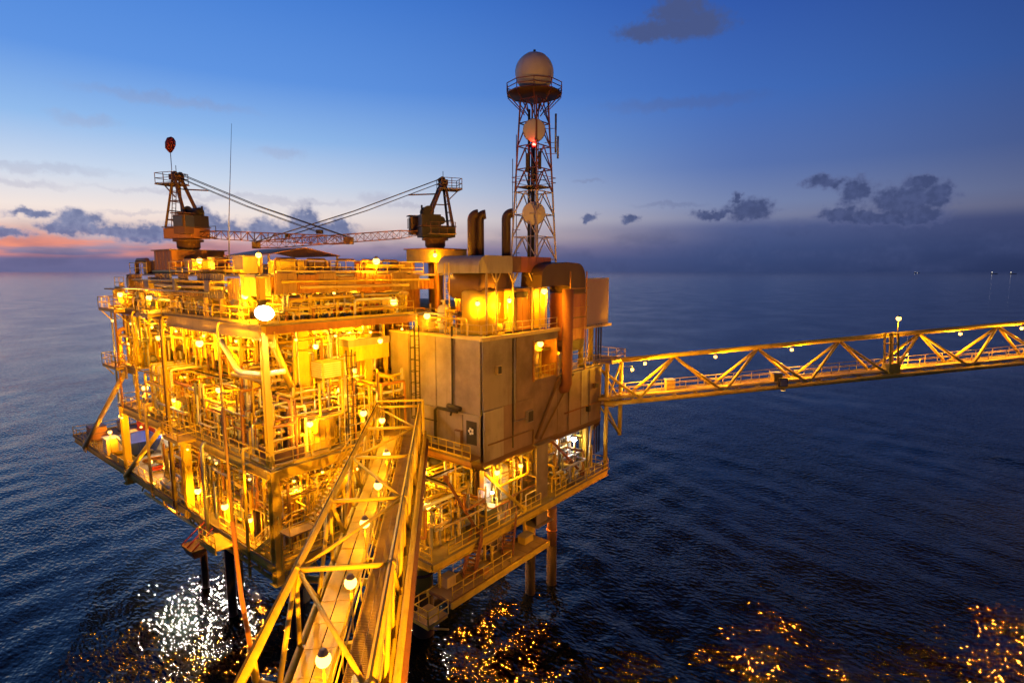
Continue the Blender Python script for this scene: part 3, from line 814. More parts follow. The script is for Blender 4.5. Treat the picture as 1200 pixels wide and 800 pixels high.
for sgn, r_, dz in ((-1, .035, .24), (-1, .025, .3), (1, .04, .24), (1, .03, -.22)):
    MB().tube([bp(0, sgn * (HW + .02), ZT + dz - .02), bp(S0, sgn * (HW + .02), ZT + dz - .02)], r_, 6).build('conduit', DARK, WB)
# stringers, grating panels, tray covers
for l in (-1.42, -0.2, 0.28, 1.62):
    MB().bar(bp(0.3, l, 18.13), bp(S0, l, 18.13), 0.08, 0.16).build('stringer', YEL, WB)
bz = math.atan2(BD.y, BD.x)
def panel_mesh():
    b = MB().box((0, 0, -0.02), (1.46, 1.28, 0.02))
    for k in range(15):
        b.box((-.7 + k * 0.1, 0, 0.012), (0.03, 1.28, 0.04))
    for k in range(4):
        b.box((0, -.6 + k * .4, 0.016), (1.46, 0.025, 0.045))
    return b.mesh('grating_panel', GRATE)
gpm = cached('gpanel', panel_mesh)
cpm = cached('cpanel', lambda: MB().box((0, 0, 0), (1.46, 0.56, 0.07)).box((0, 0.285, -.04), (1.46, 0.012, 0.1)).mesh('cover_plate', YEL))
for k in range(29):
    s = -0.4 - 1.5 * k
    inst(gpm, 'grating_panel', WB, bp(s, 0.95, 18.27), (0, 0, bz))
    for l in (-1.12, -0.5):
        inst(cpm, 'cover_plate', WB, bp(s, l, 18.3 + rnd.uniform(-.012, .012)), (0, 0, bz))
# inside handrails of the bridge
for l, lb in ((0.24, 'inner handrail between tray covers and grating on the walkway bridge'), (1.62, 'outer handrail along the grating of the walkway bridge')):
    handrail(lb, bp(-0.2, l, 18.3), bp(-43, l, 18.3), m=YEL, gap=2.1, toe=False)
tag(MB().tube([bp(-0.5, 1.45, 18.52), bp(-36, 1.45, 18.52)], 0.16, 12).build('pipeline', GALV), 'grey pipe lying along the right side of the walkway bridge', 'pipe')
tag(MB().tube([bp(-0.5, 2.2, 18.0), bp(-43, 2.2, 18.0)], 0.22, 12).build('pipeline', RUST), 'rusty pipe slung outside the right truss of the walkway bridge', 'pipe')
tag(MB().tube([bp(-0.5, 2.15, 18.75), bp(-43, 2.15, 18.75)], 0.14, 12).build('pipeline', YEL), 'yellow pipe slung above the rusty one outside the walkway bridge', 'pipe')
vp = thing('vent_pipe', 'blunt grey vent pipe with rusty cap standing on the near bridge', 'pipe', bp(-31.5, 1.0, 18.3))
MB().tube([bp(-33.8, 1.0, 18.6), bp(-31.0, 1.0, 18.95), bp(-29.6, 1.0, 19.3)], 0.2, 14).build('barrel', GALV, vp)
MB().tube([bp(-29.62, 1.0, 19.29), bp(-29.2, 1.0, 19.4)], [0.2, 0.07], 14).build('cap', RUST, vp)
wl_ = [(-1.0, -1.3, 20.0), (-9.0, -0.15, 19.75), (-14.4, -0.1, 19.7), (-19.3, -0.18, 19.7), (-24.7, 0.0, 19.7), (-29.1, -0.15, 19.65)]
wn_ = ['farthest', 'fifth nearest', 'fourth nearest', 'third nearest', 'second nearest', 'nearest']
for (s, l, z), nm in zip(wl_, wn_):
    lamp('%s sodium lamp post along the walkway bridge' % nm, bp(s, l, z), 34, 'post', length=z - 18.33, r=0.25)
# slanting pole beside the near bridge
pt = thing('boom_pole', 'long reddish-brown pole standing beside the near end of the bridge', 'pole', bp(-28.4, -2.5, 17.9))
a_, b_, c_ = Vector((-11.4, -19.2, 18.2)), Vector((-11.62, -18.95, 21.5)), Vector((-11.74, -18.83, 27.8))
MB().tube([a_, Vector((-11.5, -19.13, 19.7))], 0.12, 10).build('socket', YEL, pt)
MB().tube([Vector((-11.5, -19.13, 19.7)), b_, Vector((-11.71, -18.86, 24.1))], [0.085, 0.075, 0.07], 10).build('lower_pole', RUST, pt)
MB().tube([Vector((-11.71, -18.86, 24.1)), c_], [0.055, 0.035], 8).build('upper_pole', BROWN, pt)
MB().tube([bp(-28.4, -1.8, 18.3), a_ + Vector((0, 0, .3))], 0.09, 8).build('bracket', YEL, pt)
# landing frame where the bridge meets the deck
lf = thing('bridge_landing', 'landing frame where the walkway bridge meets the main deck', 'landing', bp(1.0, 0, 17.6))
MB().box(bp(1.4, 0, 18.28), (2.4, 4.0, 0.1), bz).build('plate', GRATE, lf)
for l in (-1.95, 1.95):
    MB().bar(bp(0.35, l, 17.7), bp(0.35, l, 21.2), 0.16).build('portal_post', YEL, lf)
MB().bar(bp(0.35, -2.0, 21.28), bp(0.35, 2.0, 21.28), 0.15).build('portal_beam', YEL, lf)

# ------------------------------------------------------------------ far footbridge to the right
Q0 = Vector((32.4, -8.0, 18.5)); Q1 = Vector((65.0, -42.2, 22.25))
QD = (Q1 - Q0); QL = QD.length; QD.normalize()
QN = Vector((QD.x, QD.y, 0)).normalized(); QS = Vector((QN.y, -QN.x, 0)); 
QU = QS.cross(QD) * -1
if QU.z < 0:
    QU = -QU
QT = 64.0
def qp(s, l, h):
    return Q0 + QD * s + QS * l + QU * h
FB = thing('truss_bridge', 'long yellow triangular truss bridge leading off to the right', 'bridge', Q0)
MB().tube([qp(-0.8, 0, 4.15), qp(QT, 0, 4.15)], 0.26, 14).build('top_chord', YEL, FB)
for l in (-1.6, 1.6):
    MB().tube([qp(-1, l, 0), qp(QT, l, 0)], 0.26, 14).build('bottom_chord', YEL, FB)
npan = 14
pl = 4.69 * 2
s = 2.6
ap = []
while s < QT - 3:
    ap.append(s + 4.6); s += 9.2
for k, sa in enumerate([-1.6 + 0.0] + ap):
    for l in (-1.6, 1.6):
        if k:
            MB().tube([qp(sa, 0, 4.0), qp(sa - 4.55, l, 0.1)], 0.15, 10).build('diagonal', YEL, FB)
        MB().tube([qp(sa, 0, 4.0), qp(sa + 4.55, l, 0.1)], 0.15, 10).build('diagonal', YEL, FB)
for k in range(int(QT / 2.3)):
    MB().bar(qp(k * 2.3, -1.5, 0), qp(k * 2.3, 1.5, 0), 0.16, 0.2).build('floor_beam', YEL, FB)
fpm = cached('fbp', lambda: MB().box((0, 0, 0), (2.26, 1.9, 0.05)).mesh('floor_plate', GRATE))
rot = Matrix((QD, -QS, QU)).transposed().to_euler()
for k in range(int(QT / 2.3)):
    inst(fpm, 'floor_plate', FB, qp(k * 2.3 + 1.15, -0.3, 0.2), rot)
for l, r, m_, h, lb in ((1.0, 0.2, YEL, 0.42, 'thick yellow pipe on the camera side of the truss bridge'), (1.42, 0.13, CREAM, 0.5, 'cream pipe along the outer side of the truss bridge'),
                        (0.62, 0.12, GALV, 0.36, 'grey pipe lying inside the truss bridge')):
    tag(MB().tube([qp(-1.5, l, h), qp(QT, l, h)], r, 12).build('pipeline', m_, loc=qp(-1.5, l, h)), lb, 'pipe')
for l, lb in ((-1.3, 'far side handrail of the truss bridge'), (0.35, 'near side handrail of the truss bridge')):
    handrail(lb, qp(0, l, 0.22), qp(QT - 1, l, 0.22), gap=2.0, toe=False)
for i, (s, lb) in enumerate(((4.0, 'first hanging lamp under the truss bridge chord from the platform'), (11.7, 'second hanging lamp under the truss bridge chord from the platform'),
                             (20.2, 'third hanging lamp under the truss bridge chord from the platform'), (33.3, 'low lamp on the truss bridge just beyond the lamp mast'),
                             (39.6, 'small hanging lamp on the truss bridge far to the right'), (46.9, 'last hanging lamp on the truss bridge at the right picture edge'), (55, 'hanging lamp on the truss bridge beyond the picture edge'))):
    h = 3.55 if i != 3 else 1.9
    lamp(lb, qp(s, 0, h), 330, 'hang', length=0.55 if i != 3 else 2.0, r=0.17)
lm = thing('lamp_mast', 'square lattice mast with a round lamp on the truss bridge', 'lamp mast', qp(30.6, 1.2, 0.3))
for dx in (-.45, .45):
    for dl in (-.4, .4):
        MB().bar(qp(30.6 + dx, 1.2 + dl, 0.1), qp(30.6 + dx, 1.2 + dl, 4.6), 0.17).build('mast_leg', YEL, lm)
for h in (1.2, 2.3, 3.4, 4.5):
    for dl in (-.4, .4):
        MB().bar(qp(30.15, 1.2 + dl, h), qp(31.05, 1.2 + dl, h), 0.12).build('mast_rung', YEL, lm)
MB().box(qp(30.6, 1.2, 0.8), (1.3, 1.1, 1.0), math.atan2(QN.y, QN.x)).build('cabinet', YEL, lm)
lamp('round lamp on top of the lattice mast of the truss bridge', qp(31.4, 1.2, 6.05), 90, 'post', length=2.2, arm=(0, 0), r=0.24)
for i, s in enumerate((6.8, 17.8)):
    bt = thing('equipment_box', ['small white box on the truss bridge near the platform', 'yellow valve box in the middle of the truss bridge'][i], 'box', qp(s, -0.6 if i == 0 else 1.1, 0.25))
    MB().box(qp(s, -0.6 if i == 0 else 1.1, 0.85), (0.9, 0.8, 1.1), math.atan2(QN.y, QN.x)).build('body', CREAM if i == 0 else YEL, bt)
    MB().box(qp(s, -0.6 if i == 0 else 1.1, 1.45), (1.05, 0.95, 0.08), math.atan2(QN.y, QN.x)).build('lid', WHITE, bt)
cb = thing('junction_cabinet', 'dark cabinet hung on the near side of the truss bridge', 'cabinet', qp(18.0, 1.95, 0))
MB().box(qp(18.0, 1.98, 0.55), (0.9, 0.3, 0.9), math.atan2(QN.y, QN.x)).build('body', DARK, cb)
MB().box(qp(18.0, 2.16, 0.55), (0.7, 0.05, 0.7), math.atan2(QN.y, QN.x)).build('door', GREY, cb)

lamp('lamp on the outer side of the bridge landing tower', (34.6, -9.4, 21.6), 150, 'wall', arm=(-.8, .6), r=.18)
# landing tower at the platform end of that bridge
lt = thing('bridge_tower', 'yellow landing tower with railings where the truss bridge starts', 'tower', (31.6, -7.6, ZC))
for (x, y) in ((31.3, -8.2), (33.6, -8.6), (31.3, -5.2), (33.6, -5.4)):
    MB().tube([(x, y, ZC + .02 if x < 31.7 else 14.5), (x, y, 22.6)], 0.22, 12).build('tower_leg', YEL, lt)
MB().span((30.9, -9.0, 22.6), (34.0, -4.8, 22.75)).build('platform', GRATE, lt)
MB().span((31.3, -9.0, 18.0), (34.0, -4.8, 18.15)).build('lower_platform', GRATE, lt)
for a, b in (((31.3, -8.2, 18), (33.6, -8.6, 14.6)), ((33.6, -5.4, 18), (33.6, -8.6, 14.6)), ((31.3, -8.2, 18.2), (33.6, -8.6, 22.5)), ((33.6, -5.4, 22.5), (33.6, -8.6, 18.2))):
    MB().tube([a, b], 0.11, 8).build('brace', YEL, lt)
for lb, a, b in (('front handrail on top of the bridge landing tower', (31.0, -8.9, 22.75), (33.9, -8.9, 22.75)), ('right handrail on top of the bridge landing tower', (33.9, -8.8, 22.75), (33.9, -4.9, 22.75)),
                 ('handrail on the lower level of the bridge landing tower', (31.4, -8.95, 18.15), (33.9, -8.95, 18.15))):
    handrail(lb, a, b, m=CREAM, gap=1.0)
for i in range(3):
    x = 31.7 + i * .5
    tag(MB().tube([(x, -6.6, 12.5), (x, -6.6, 26.5)], 0.09, 8).build('riser_pipe', DARK if i else BROWN), ['brown', 'black', 'thin black'][i] + ' riser pipe below the blank sign panel', 'pipe')

# ------------------------------------------------------------------ grey module on the right
gmod = thing('grey_module', 'large tan grey clad module hanging out over the lower right deck', 'module', (12.7, -7.5, 16.8))
X0, X1, X2, Y0, Y1 = 12.7, 23.2, 31.2, -7.5, 3.4
ZB0, ZA1, ZB1 = 16.85, 26.7, 22.3
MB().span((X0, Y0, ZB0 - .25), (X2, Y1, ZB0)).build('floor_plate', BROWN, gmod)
MB().span((X0 + .1, Y0 + .1, ZA1 - .2), (X1 - .1, Y1, ZA1 - .05)).build('roof_plate', GREY, gmod)
MB().span((X1, Y0 + .1, ZB1 - .2), (X2 - .1, Y1, ZB1 - .05)).build('annex_roof', PANEL, gmod)
def wallp(p0, p1, z0, z1, m=PANEL, th=0.12, name='wall_panel', par=None):
    MB().bar((p0[0], p0[1], (z0 + z1) / 2), (p1[0], p1[1], (z0 + z1) / 2), th, z1 - z0).build(name, m, par or gmod)
g_ = 0.012
# left face, panel by panel, uneven and stepped
for (ya, yb, off, pm_) in ((Y1, 0.9, 0.06, PANEL2), (0.9, -2.5, 0.0, PANEL2), (-2.5, -4.6, 0.09, PANEL2), (-4.6, Y0 + .07, 0.02, PANEL)):
    wallp((X0 - off, ya - g_), (X0 - off, yb + g_), 20.6, ZA1, pm_)
for (ya, yb, off, pm_) in ((Y1, 0.9, 0.12, PANEL2), (0.9, -2.5, 0.2, PANEL2), (-2.5, -5.6, 0.17, PANEL), (-5.6, Y0 + .07, 0.1, PANEL2)):
    wallp((X0 - off, ya - g_), (X0 - off, yb + g_), ZB0, 20.58, pm_)
for ya in (.9, -2.5):
    MB().bar((X0 - .14, ya, 20.7), (X0 - .14, ya, ZA1 - .05), 0.09, 0.07).build('seam_rib', PANEL, gmod)
MB().bar((X0 - .2, Y1, 20.6), (X0 - .2, Y0, 20.6), 0.2, 0.14).build('stiffener', PANEL2, gmod)
# front face, with the window opening
for k, (xa, xb, off) in enumerate(((X0 + .06, 17.0, .03), (17.0, 19.5, 0))):
    wallp((xa + g_, Y0 - off), (xb - g_, Y0 - off), 21.0, ZA1, (PANEL, PANEL3)[k])
for k, (xa, xb, off) in enumerate(((X0 + .06, 15.2, .12), (15.2, 19.5, .04))):
    wallp((xa + g_, Y0 - off), (xb - g_, Y0 - off), ZB0, 20.98, (PANEL2, PANEL3)[k])
MB().span((12.75, Y0 - .26, 19.0), (14.9, Y0 - .19, 20.98)).build('doubler_plate', PANEL2, gmod)
for x in (17.0,):
    MB().bar((x, Y0 - .07, ZB0 + .1), (x, Y0 - .12, ZA1 - .1), 0.08, 0.06).build('seam_rib', PANEL3, gmod)
wallp((19.5 + g_, Y0), (X1 - g_, Y0), ZB0, 22.5, PANEL3)
wallp((19.5 + g_, Y0), (X1 - g_, Y0), 25.9, ZA1)
for (xa, xb, off, pm_) in ((X1, 25.0, .02, PANEL3), (25.0, 27.2, .08, PANEL3), (27.2, 28.8, .03, PANEL), (28.8, X2, .06, PANEL3)):
    wallp((xa + g_, Y0 - off), (xb - g_, Y0 - off), ZB0 - .1, ZB1, pm_)
for x in (25.0, 27.2, 28.8):
    MB().bar((x, Y0 - .16, ZB0), (x, Y0 - .16, ZB1), 0.08, 0.08).build('seam_rib', PANEL3, gmod)
for x in (19.4, 22.95):
    MB().bar((x, Y0 - .05, 22.4), (x, Y0 - .05, 26.0), 0.2, 0.2).build('opening_frame', ORNG, gmod)
MB().span((28.2, Y0 - .5, 18.0), (28.5, Y0 - .12, 18.6)).build('junction_box', DARK, gmod)
for (ya, yb) in ((Y0 + .1, -4), (-4, 0), (0, Y1)):
    wallp((X2, ya), (X2, yb - g_), ZB0, ZB1)
wallp((X1, Y0 + .1), (X1, Y1), ZB1, ZA1, ORNG)
wallp((X0, Y1), (X2, Y1), ZB0, ZB1); wallp((X0, Y1 + .02), (X1, Y1 + .02), ZB1, ZA1)
wallp((18.8, -3.6), (X1, -3.6), ZB0, ZA1 - .2, BROWN, name='inner_wall')
MB().span((18.9, Y0 + .1, 22.3), (X1 - .1, -3.1, 22.45)).build('inner_floor', GRATE, gmod)
# rounded skirt under the module
sk = MB()
sec = [(0, 0.0), (0.02, -0.35), (0.16, -0.62), (0.45, -0.8), (0.9, -0.86)]
def skirt(axis_p, axis_q, inward):
    vs, fs = [], []
    for p in (axis_p, axis_q):
        for (i, z) in sec:
            vs.append((p[0] + inward[0] * i, p[1] + inward[1] * i, ZB0 - .05 + z))
    n = len(sec)
    for i in range(n - 1):
        fs.append((i, i + 1, n + i + 1, n + i))
    sk.add(vs, fs, True)
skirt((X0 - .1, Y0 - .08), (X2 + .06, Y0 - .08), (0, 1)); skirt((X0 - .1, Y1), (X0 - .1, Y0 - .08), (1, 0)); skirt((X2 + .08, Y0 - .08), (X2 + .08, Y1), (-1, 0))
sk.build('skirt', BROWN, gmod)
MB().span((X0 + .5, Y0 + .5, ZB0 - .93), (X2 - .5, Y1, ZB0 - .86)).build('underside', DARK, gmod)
MB().bar((X0 - .12, Y1, ZA1 + .04), (X0 - .12, Y0 - .1, ZA1 + .04), 0.34, 0.16).build('coping', CREAM, gmod)
MB().bar((X0 - .2, Y0 - .14, ZA1 + .045), (X1, Y0 - .14, ZA1 + .045), 0.34, 0.3).build('coping', CREAM, gmod)
MB().bar((X1, Y0 - .14, ZB1 + .02), (X2, Y0 - .14, ZB1 + .02), 0.3, 0.16).build('coping', PANEL, gmod)
# services on the left face
fan = thing('fan_louvre', 'black fan louvre panel low on the left face of the grey module', 'ventilator', (X0 - .2, -6.6, 18.3))
MB().span((X0 - .2, -7.1, 18.2), (X0 - .1, -6.0, 20.1)).build('frame', DARK, fan)
MB().lathe([(0.42, 0), (0.42, 0.06), (0.36, 0.06), (0.36, 0)], (X0 - .2, -6.55, 19.3), 20, (-1, 0, 0)).build('ring', DARK, fan)
for k in range(5):
    a = k * 2 * math.pi / 5
    MB().box((X0 - .25, -6.55 + .2 * math.cos(a), 19.3 + .2 * math.sin(a)), (0.03, 0.19, 0.19)).build('blade', WHITE, fan)
lk = thing('locker', 'grey locker beside the fan louvre on the module', 'cabinet', (X0 - .3, -5.2, 18.0))
MB().span((X0 - .45, -5.6, 17.75), (X0 - .1, -4.9, 19.2)).build('body', BROWN, lk)
MB().span((X0 - .47, -5.55, 17.85), (X0 - .455, -4.95, 19.1)).build('door', GREY, lk)
ws = tag(MB().span((X0 - 1.35, Y0, 17.25), (X0 - .1, 3.0, 17.4)).build('ledge', BROWN), 'narrow walkway ledge at the foot of the grey module', 'walkway')
MB().ibeam((X0 - 1.25, Y0, 17.0), (X0 - 1.25, 3, 17.0), 0.2, 0.46).build('edge_beam', ORNG, ws)
handrail('handrail along the annex roof of the grey module', (X1 + .3, Y0, ZB1 + .08), (X2 - .1, Y0, ZB1 + .08), m=CREAM, gap=1.1)
for i, (x, y, sz) in enumerate(((25.0, -5.6, 1.3), (28.0, -5.2, 1.6), (30.0, -3.0, 1.2))):
    t = thing('annex_tank', ['small', 'tall', 'rear'][i] + ' cream tank on the annex roof of the grey module', 'tank', (x, y, ZB1))
    MB().lathe([(.55, 0), (.6, .1), (.6, sz), (.4, sz + .2), (0, sz + .25)], (x, y, ZB1 - .05), 16).build('shell', CREAM, t)
    MB().lathe([(.64, 0), (.64, .07)], (x, y, ZB1 + sz * .6), 16).build('band', GALV, t)
handrail('handrail on the ledge at the foot of the grey module', (X0 - 1.3, Y0 + .05, 17.4), (X0 - 1.3, 0.5, 17.4), gap=0.9)
for i, (pts, r, lb) in enumerate((
    ([(X0 - .2, -4.5, 27.6), (X0 - .22, -4.5, 26.9), (X0 - .24, -4.5, 20.8), (X0 - .5, -4.5, 20.3)], 0.085, 'black drain pipe running down the left face of the module'),
    ([(X0 - .5, -5.3, 20.75), (X0 - .5, -3.0, 20.75), (X0 - .5, -2.7, 20.5), (X0 - .5, -2.7, 18.0)], 0.13, 'black bent exhaust pipe low on the module face'),
    ([(X0 - .45, -5.6, 21.0), (X0 - .45, -4.2, 21.1)], 0.2, 'dark stubby muffler on the module face'),
    ([(X0 - .6, -0.3, 17.4), (X0 - .6, -0.3, 19.6), (X0 - .6, -3.0, 19.6)], 0.05, 'thin square pipe loop on the module ledge'),
    ([(23.2, Y0 - .25, 22.2), (19.6, Y0 - .25, 17.2)], 0.14, 'slanting brown pipe across the front face of the module'),
    ([(25.9, Y0 - .2, 22.4), (20.4, Y0 - .2, 17.0)], 0.08, 'thin slanting pipe beside the brown one on the module front'))):
    tag(MB().tube(pts, r, 10).build('service_pipe', DARK if i < 4 else BROWN), lb, 'pipe')
def ladder(label, x, y, z0, z1, face=(-1, 0), m=DARK, cage=True, w=0.5):
    t = thing('caged_ladder' if cage else 'ladder', label, 'ladder', (x, y, z0))
    f = Vector((*face, 0)); sd = Vector((-f.y, f.x, 0))
    p = Vector((x, y, 0))
    for s in (-1, 1):
        q = p + sd * s * w / 2
        MB().bar((q.x, q.y, z0), (q.x, q.y, z1 + 0.9), 0.07).build('stile', m, t)
    rm = cached(('rung', m.name, w, face), lambda: MB().bar(tuple(-sd * w / 2), tuple(sd * w / 2), 0.035).mesh('rung', m))
    n = int((z1 - z0) / 0.45)
    for i in range(n):
        inst(rm, 'rung', t, (x, y, z0 + .3 + i * .45))
    if cage:
        def hoop():
            pts = [sd * (w / 2) * 1.0]
            for k in range(9):
                a = math.pi * k / 8
                pts.append(sd * (w * .72 * math.cos(a)) + f * (0.1 + 0.62 * math.sin(a)))
            pts.append(-sd * w / 2)
            b = MB().tube([tuple(q) for q in pts], 0.03, 5, caps=False)
            return b.mesh('hoop', m)
        hm = cached(('hoop', m.name, w, face), hoop)
        k = z0 + 2.2
        while k < z1 + .9:
            inst(hm, 'hoop', t, (x, y, k)); k += 1.0
        for k in (2, 4, 6):
            a = math.pi * k / 8
            q = p + sd * (w * .72 * math.cos(a)) + f * (0.1 + 0.62 * math.sin(a))
            MB().bar((q.x, q.y, z0 + 2.2), (q.x, q.y, z1 + .8), 0.04).build('cage_strap', m, t)
    return t
ladder('tall dark caged ladder on the left face of the grey module', X0 - .5, -0.6, 17.4, 26.6)
ladder('dark caged ladder standing on the main deck left of the module', 6.4, 0.8, ZM, 25.0, (0, -1))
ladder('yellow ladder up the end of the roof plenum', 13.3, -3.2, ZA1, 31.8, (-1, 0), YEL, False)
for i, (pts, r, m_, lb) in enumerate((([(16.4, Y0 - .2, ZA1 - .2), (16.4, Y0 - .2, 17.2)], .05, DARK, 'black conduit down the front face of the module'), ([(16.65, Y0 - .2, ZA1 - .2), (16.65, Y0 - .2, 19.4), (18.8, Y0 - .2, 19.4)], .04, GALV, 'thin grey conduit bending right on the module front'),
    ([(13.2, Y0 - .24, 18.2), (19.2, Y0 - .24, 18.2), (19.2, Y0 - .24, 16.9)], .07, BROWN, 'brown pipe low along the front of the module'), ([(24.2, Y0 - .25, 18.6), (30.9, Y0 - .25, 18.6)], .06, RUST, 'rusty pipe along the annex front'))):
    tag(MB().tube(pts, r, 8).build('service_pipe', m_), lb, 'pipe')
for i, (x, z, w, h) in enumerate(((18.2, 19.0, .8, 1.0), (14.2, 23.8, .5, .7), (29.4, 20.2, .7, .5))):
    t = thing('wall_box', ['grey box low on the module front', 'small box high on the module front left', 'small box on the annex front'][i], 'box', (x, Y0 - .3, z))
    MB().span((x, Y0 - .42, z), (x + w, Y0 - .14, z + h)).build('body', (GREY, CREAM, BROWN)[i], t)
    MB().span((x + .05, Y0 - .445, z + .05), (x + w - .05, Y0 - .425, z + h - .05)).build('door', DARK, t)
# window recess machinery
wm_ = thing('recess_skid', 'yellow piping skid inside the open recess of the module', 'skid', (21, -5.5, 22.45))
for k in range(4):
    MB().tube([(19.9 + k * .75, -6.3, 22.5), (19.9 + k * .75, -6.3, 25.6)], 0.14 if k % 2 else 0.3, 12).build('pipe', YEL if k % 2 else CREAM, wm_)
MB().tube([(19.7, -6.8, 24.9), (22.8, -6.8, 24.9)], 0.12, 10).build('header', YEL, wm_)
handrail('handrail in the open recess of the module', (19.6, Y0 - .02, 22.5), (22.8, Y0 - .02, 22.5), gap=0.8, toe=False)
tag(MB().tube([(23.9, Y0 - .62, 30.4), (23.9, Y0 - .62, 21.6), (23.9, Y0 - .5, 21.2), (23.9, Y0 + .2, 21.0)], 0.52, 16).build('exhaust_column', RUST), 'thick brown vertical pipe in front of the module recess', 'pipe')

# ------------------------------------------------------------------ plant on top of the module
ZP = 26.72
for lb, a, b in (('handrail along the left top edge of the grey module', (X0 + .05, Y1 - .2, ZP), (X0 + .05, Y0 + .1, ZP)),
                 ('handrail along the front top edge of the grey module', (X0 + .1, Y0 + .02, ZP), (X1 - .1, Y0 + .02, ZP))):
    handrail(lb, a, b, m=CREAM, gap=1.25)
en = thing('turbine_enclosure', 'yellow lit turbine enclosure with drum end on top of the module', 'machine', (19, -4, ZP))
for k in range(7):
    MB().span((17.3 + k * .86, -6.0, ZP + .1), (17.3 + k * .86 + .82, -2.2, ZP + 3.6)).build('casing_panel', YEL if k not in (2, 3, 4) else ORNG, en)
MB().lathe([(0.0, 0), (1.55, 0.0), (1.55, 3.5), (1.3, 3.75), (0, 3.85)], (16.1, -4.3, ZP), 28).build('drum', YEL, en)
MB().span((17.2, -6.1, ZP + 3.62), (23.4, -2.1, ZP + 3.8)).build('roof', BROWN, en)
MB().span((18.6, -6.14, ZP + 3.0), (20.5, -6.02, ZP + 3.5)).build('louvre', DARK, en)
pln = thing('roof_plenum', 'long silver plenum duct with rounded end above the turbine enclosure', 'duct', (18, -3.5, 31.8))
pv_ = []
nseg = 10
prof2 = [(13.9, 31.85)] + [(13.9 + 1.0 - 1.0 * math.cos(math.pi / 2 * k / nseg), 32.35 + 0.95 * math.sin(math.pi / 2 * k / nseg)) for k in range(nseg + 1)] + [(18.2, 33.3), (18.2, 31.85)]
b = MB(); n = len(prof2)
b.add([(x, -6.2, z) for x, z in prof2] + [(x, -1.5, z) for x, z in prof2], [tuple(range(n))[::-1], tuple(range(n, 2 * n))] + [(i, (i + 1) % n, n + (i + 1) % n, n + i) for i in range(n)])
b.build('rounded_end', GREY, pln)
for k in range(5):
    MB().span((18.24 + k * 1.14, -6.2, 31.9), (18.24 + k * 1.14 + 1.1, -1.5, 33.28)).build('segment', COPPER if k > 0 else BROWN, pln)
for k, x in enumerate((14.6, 15.8, 18.0, 20.8, 21.9, 22.9)):
    MB().tube([(x, -6.4, ZP), (x, -6.4, 31.85)], 0.09, 8).build('leg', CREAM, pln)
    if k in (1, 2, 3):
        for s in (-1, 1):
            MB().tube([(x, -6.4, 31.0), (x + s * .55, -6.4, 31.85)], 0.06, 6).build('strut', CREAM, pln)
for i, x in enumerate((16.0, 18.4)):
    br = thing('barrel_duct', ['left', 'right'][i] + ' round ended barrel duct under the silver plenum', 'duct', (x, -3.6, 30.2))
    MB().lathe([(0.0, -2.0), (1.0, -1.95), (1.15, -1.8), (1.15, 1.8), (0.9, 2.0), (0, 2.1)], (x, -3.4, 30.75), 24, (0, 1, 0)).build('barrel', BROWN, br)
    MB().span((x - .5, -4.4, ZP + .1), (x + .5, -2.6, 29.9)).build('stand', BROWN, br)
bd = thing('bent_duct', 'huge brown bent duct arching over and down the right side of the module', 'duct', (26.3, -6.8, 24.8))
def duct_shape(outline, ya, yb, name, m, par):
    n = len(outline); b = MB()
    b.add([(x, ya, z) for x, z in outline] + [(x, yb, z) for x, z in outline], [tuple(range(n)), tuple(range(n, 2 * n))[::-1]] + [((i + 1) % n, i, n + i, n + (i + 1) % n) for i in range(n)])
    return b.build(name, m, par)
arc = lambda cx, cz, r, a0, a1, k=7: [(cx + r * math.cos(R(a0 + (a1 - a0) * i / (k - 1))), cz + r * math.sin(R(a0 + (a1 - a0) * i / (k - 1)))) for i in range(k)]
duct_shape([(20.6, 30.6), (20.7, 31.4)] + arc(22.0, 31.3, 1.35, 165, 95) + [(24.6, 32.85)] + arc(26.5, 31.35, 1.42, 88, 0) + [(27.92, 29.95), (25.1, 29.95)] + arc(24.7, 30.2, 0.5, 0, 90, 4) + [(22.6, 30.7)], -7.5, -5.2, 'arch', DBROWN, bd)
duct_shape([(25.15, 25.4), (25.15, 29.92), (27.9, 29.92), (27.9, 25.4)], -7.48, -5.25, 'sleeve', COPPER, bd)
duct_shape([(25.1, 25.37), (27.92, 25.37)] + arc(27.1, 25.2, 0.8, 0, -80) + [(25.4, 24.35), (24.2, 24.45), (24.2, 25.0)], -7.5, -5.2, 'lower_elbow', DBROWN, bd)
for k in range(3):
    MB().span((25.2 + k * .9, -7.56, 25.5), (25.2 + k * .9 + .86, -7.49, 29.85)).build('panel', COPPER, bd)
for z in (25.4, 27.6, 29.9):
    MB().span((25.05, -7.6, z - .06), (27.98, -7.57, z + .06)).build('band', BROWN, bd)
for x in (24.85, 27.75):
    MB().bar((x, -7.75, 22.3), (x, -7.75, 32.0), 0.1).build('support_post', ORNG, bd)
for z in (24.2, 26.6, 28.6, 30.4):
    MB().bar((24.85, -7.96, z), (27.75, -7.96, z), 0.07).build('support_rail', ORNG, bd)
sg = thing('sign_panel', 'blank pinkish grey panel standing right of the bent duct', 'panel', (31.2, -6.2, 26.2))
MB().span((28.5, -6.5, 26.5), (34.2, -6.2, 31.2)).build('board', PINK, sg)
MB().span((28.4, -6.9, 26.2), (34.4, -5.9, 26.45)).build('ledge', CREAM, sg)
for x in (28.47, 34.23):
    MB().bar((x, -6.35, 26.46), (x, -6.35, 31.25), 0.1, 0.36).build('edge_frame', CREAM, sg)
MB().bar((28.4, -6.35, 31.27), (34.3, -6.35, 31.27), 0.36, 0.1).build('edge_frame', CREAM, sg)
for x in (29.2, 31.1):
    MB().tube([(x, -6.3, 22.3 if x < 31 else 22.75), (x, -6.3, 26.2)], 0.28, 12).build('support', YEL, sg)
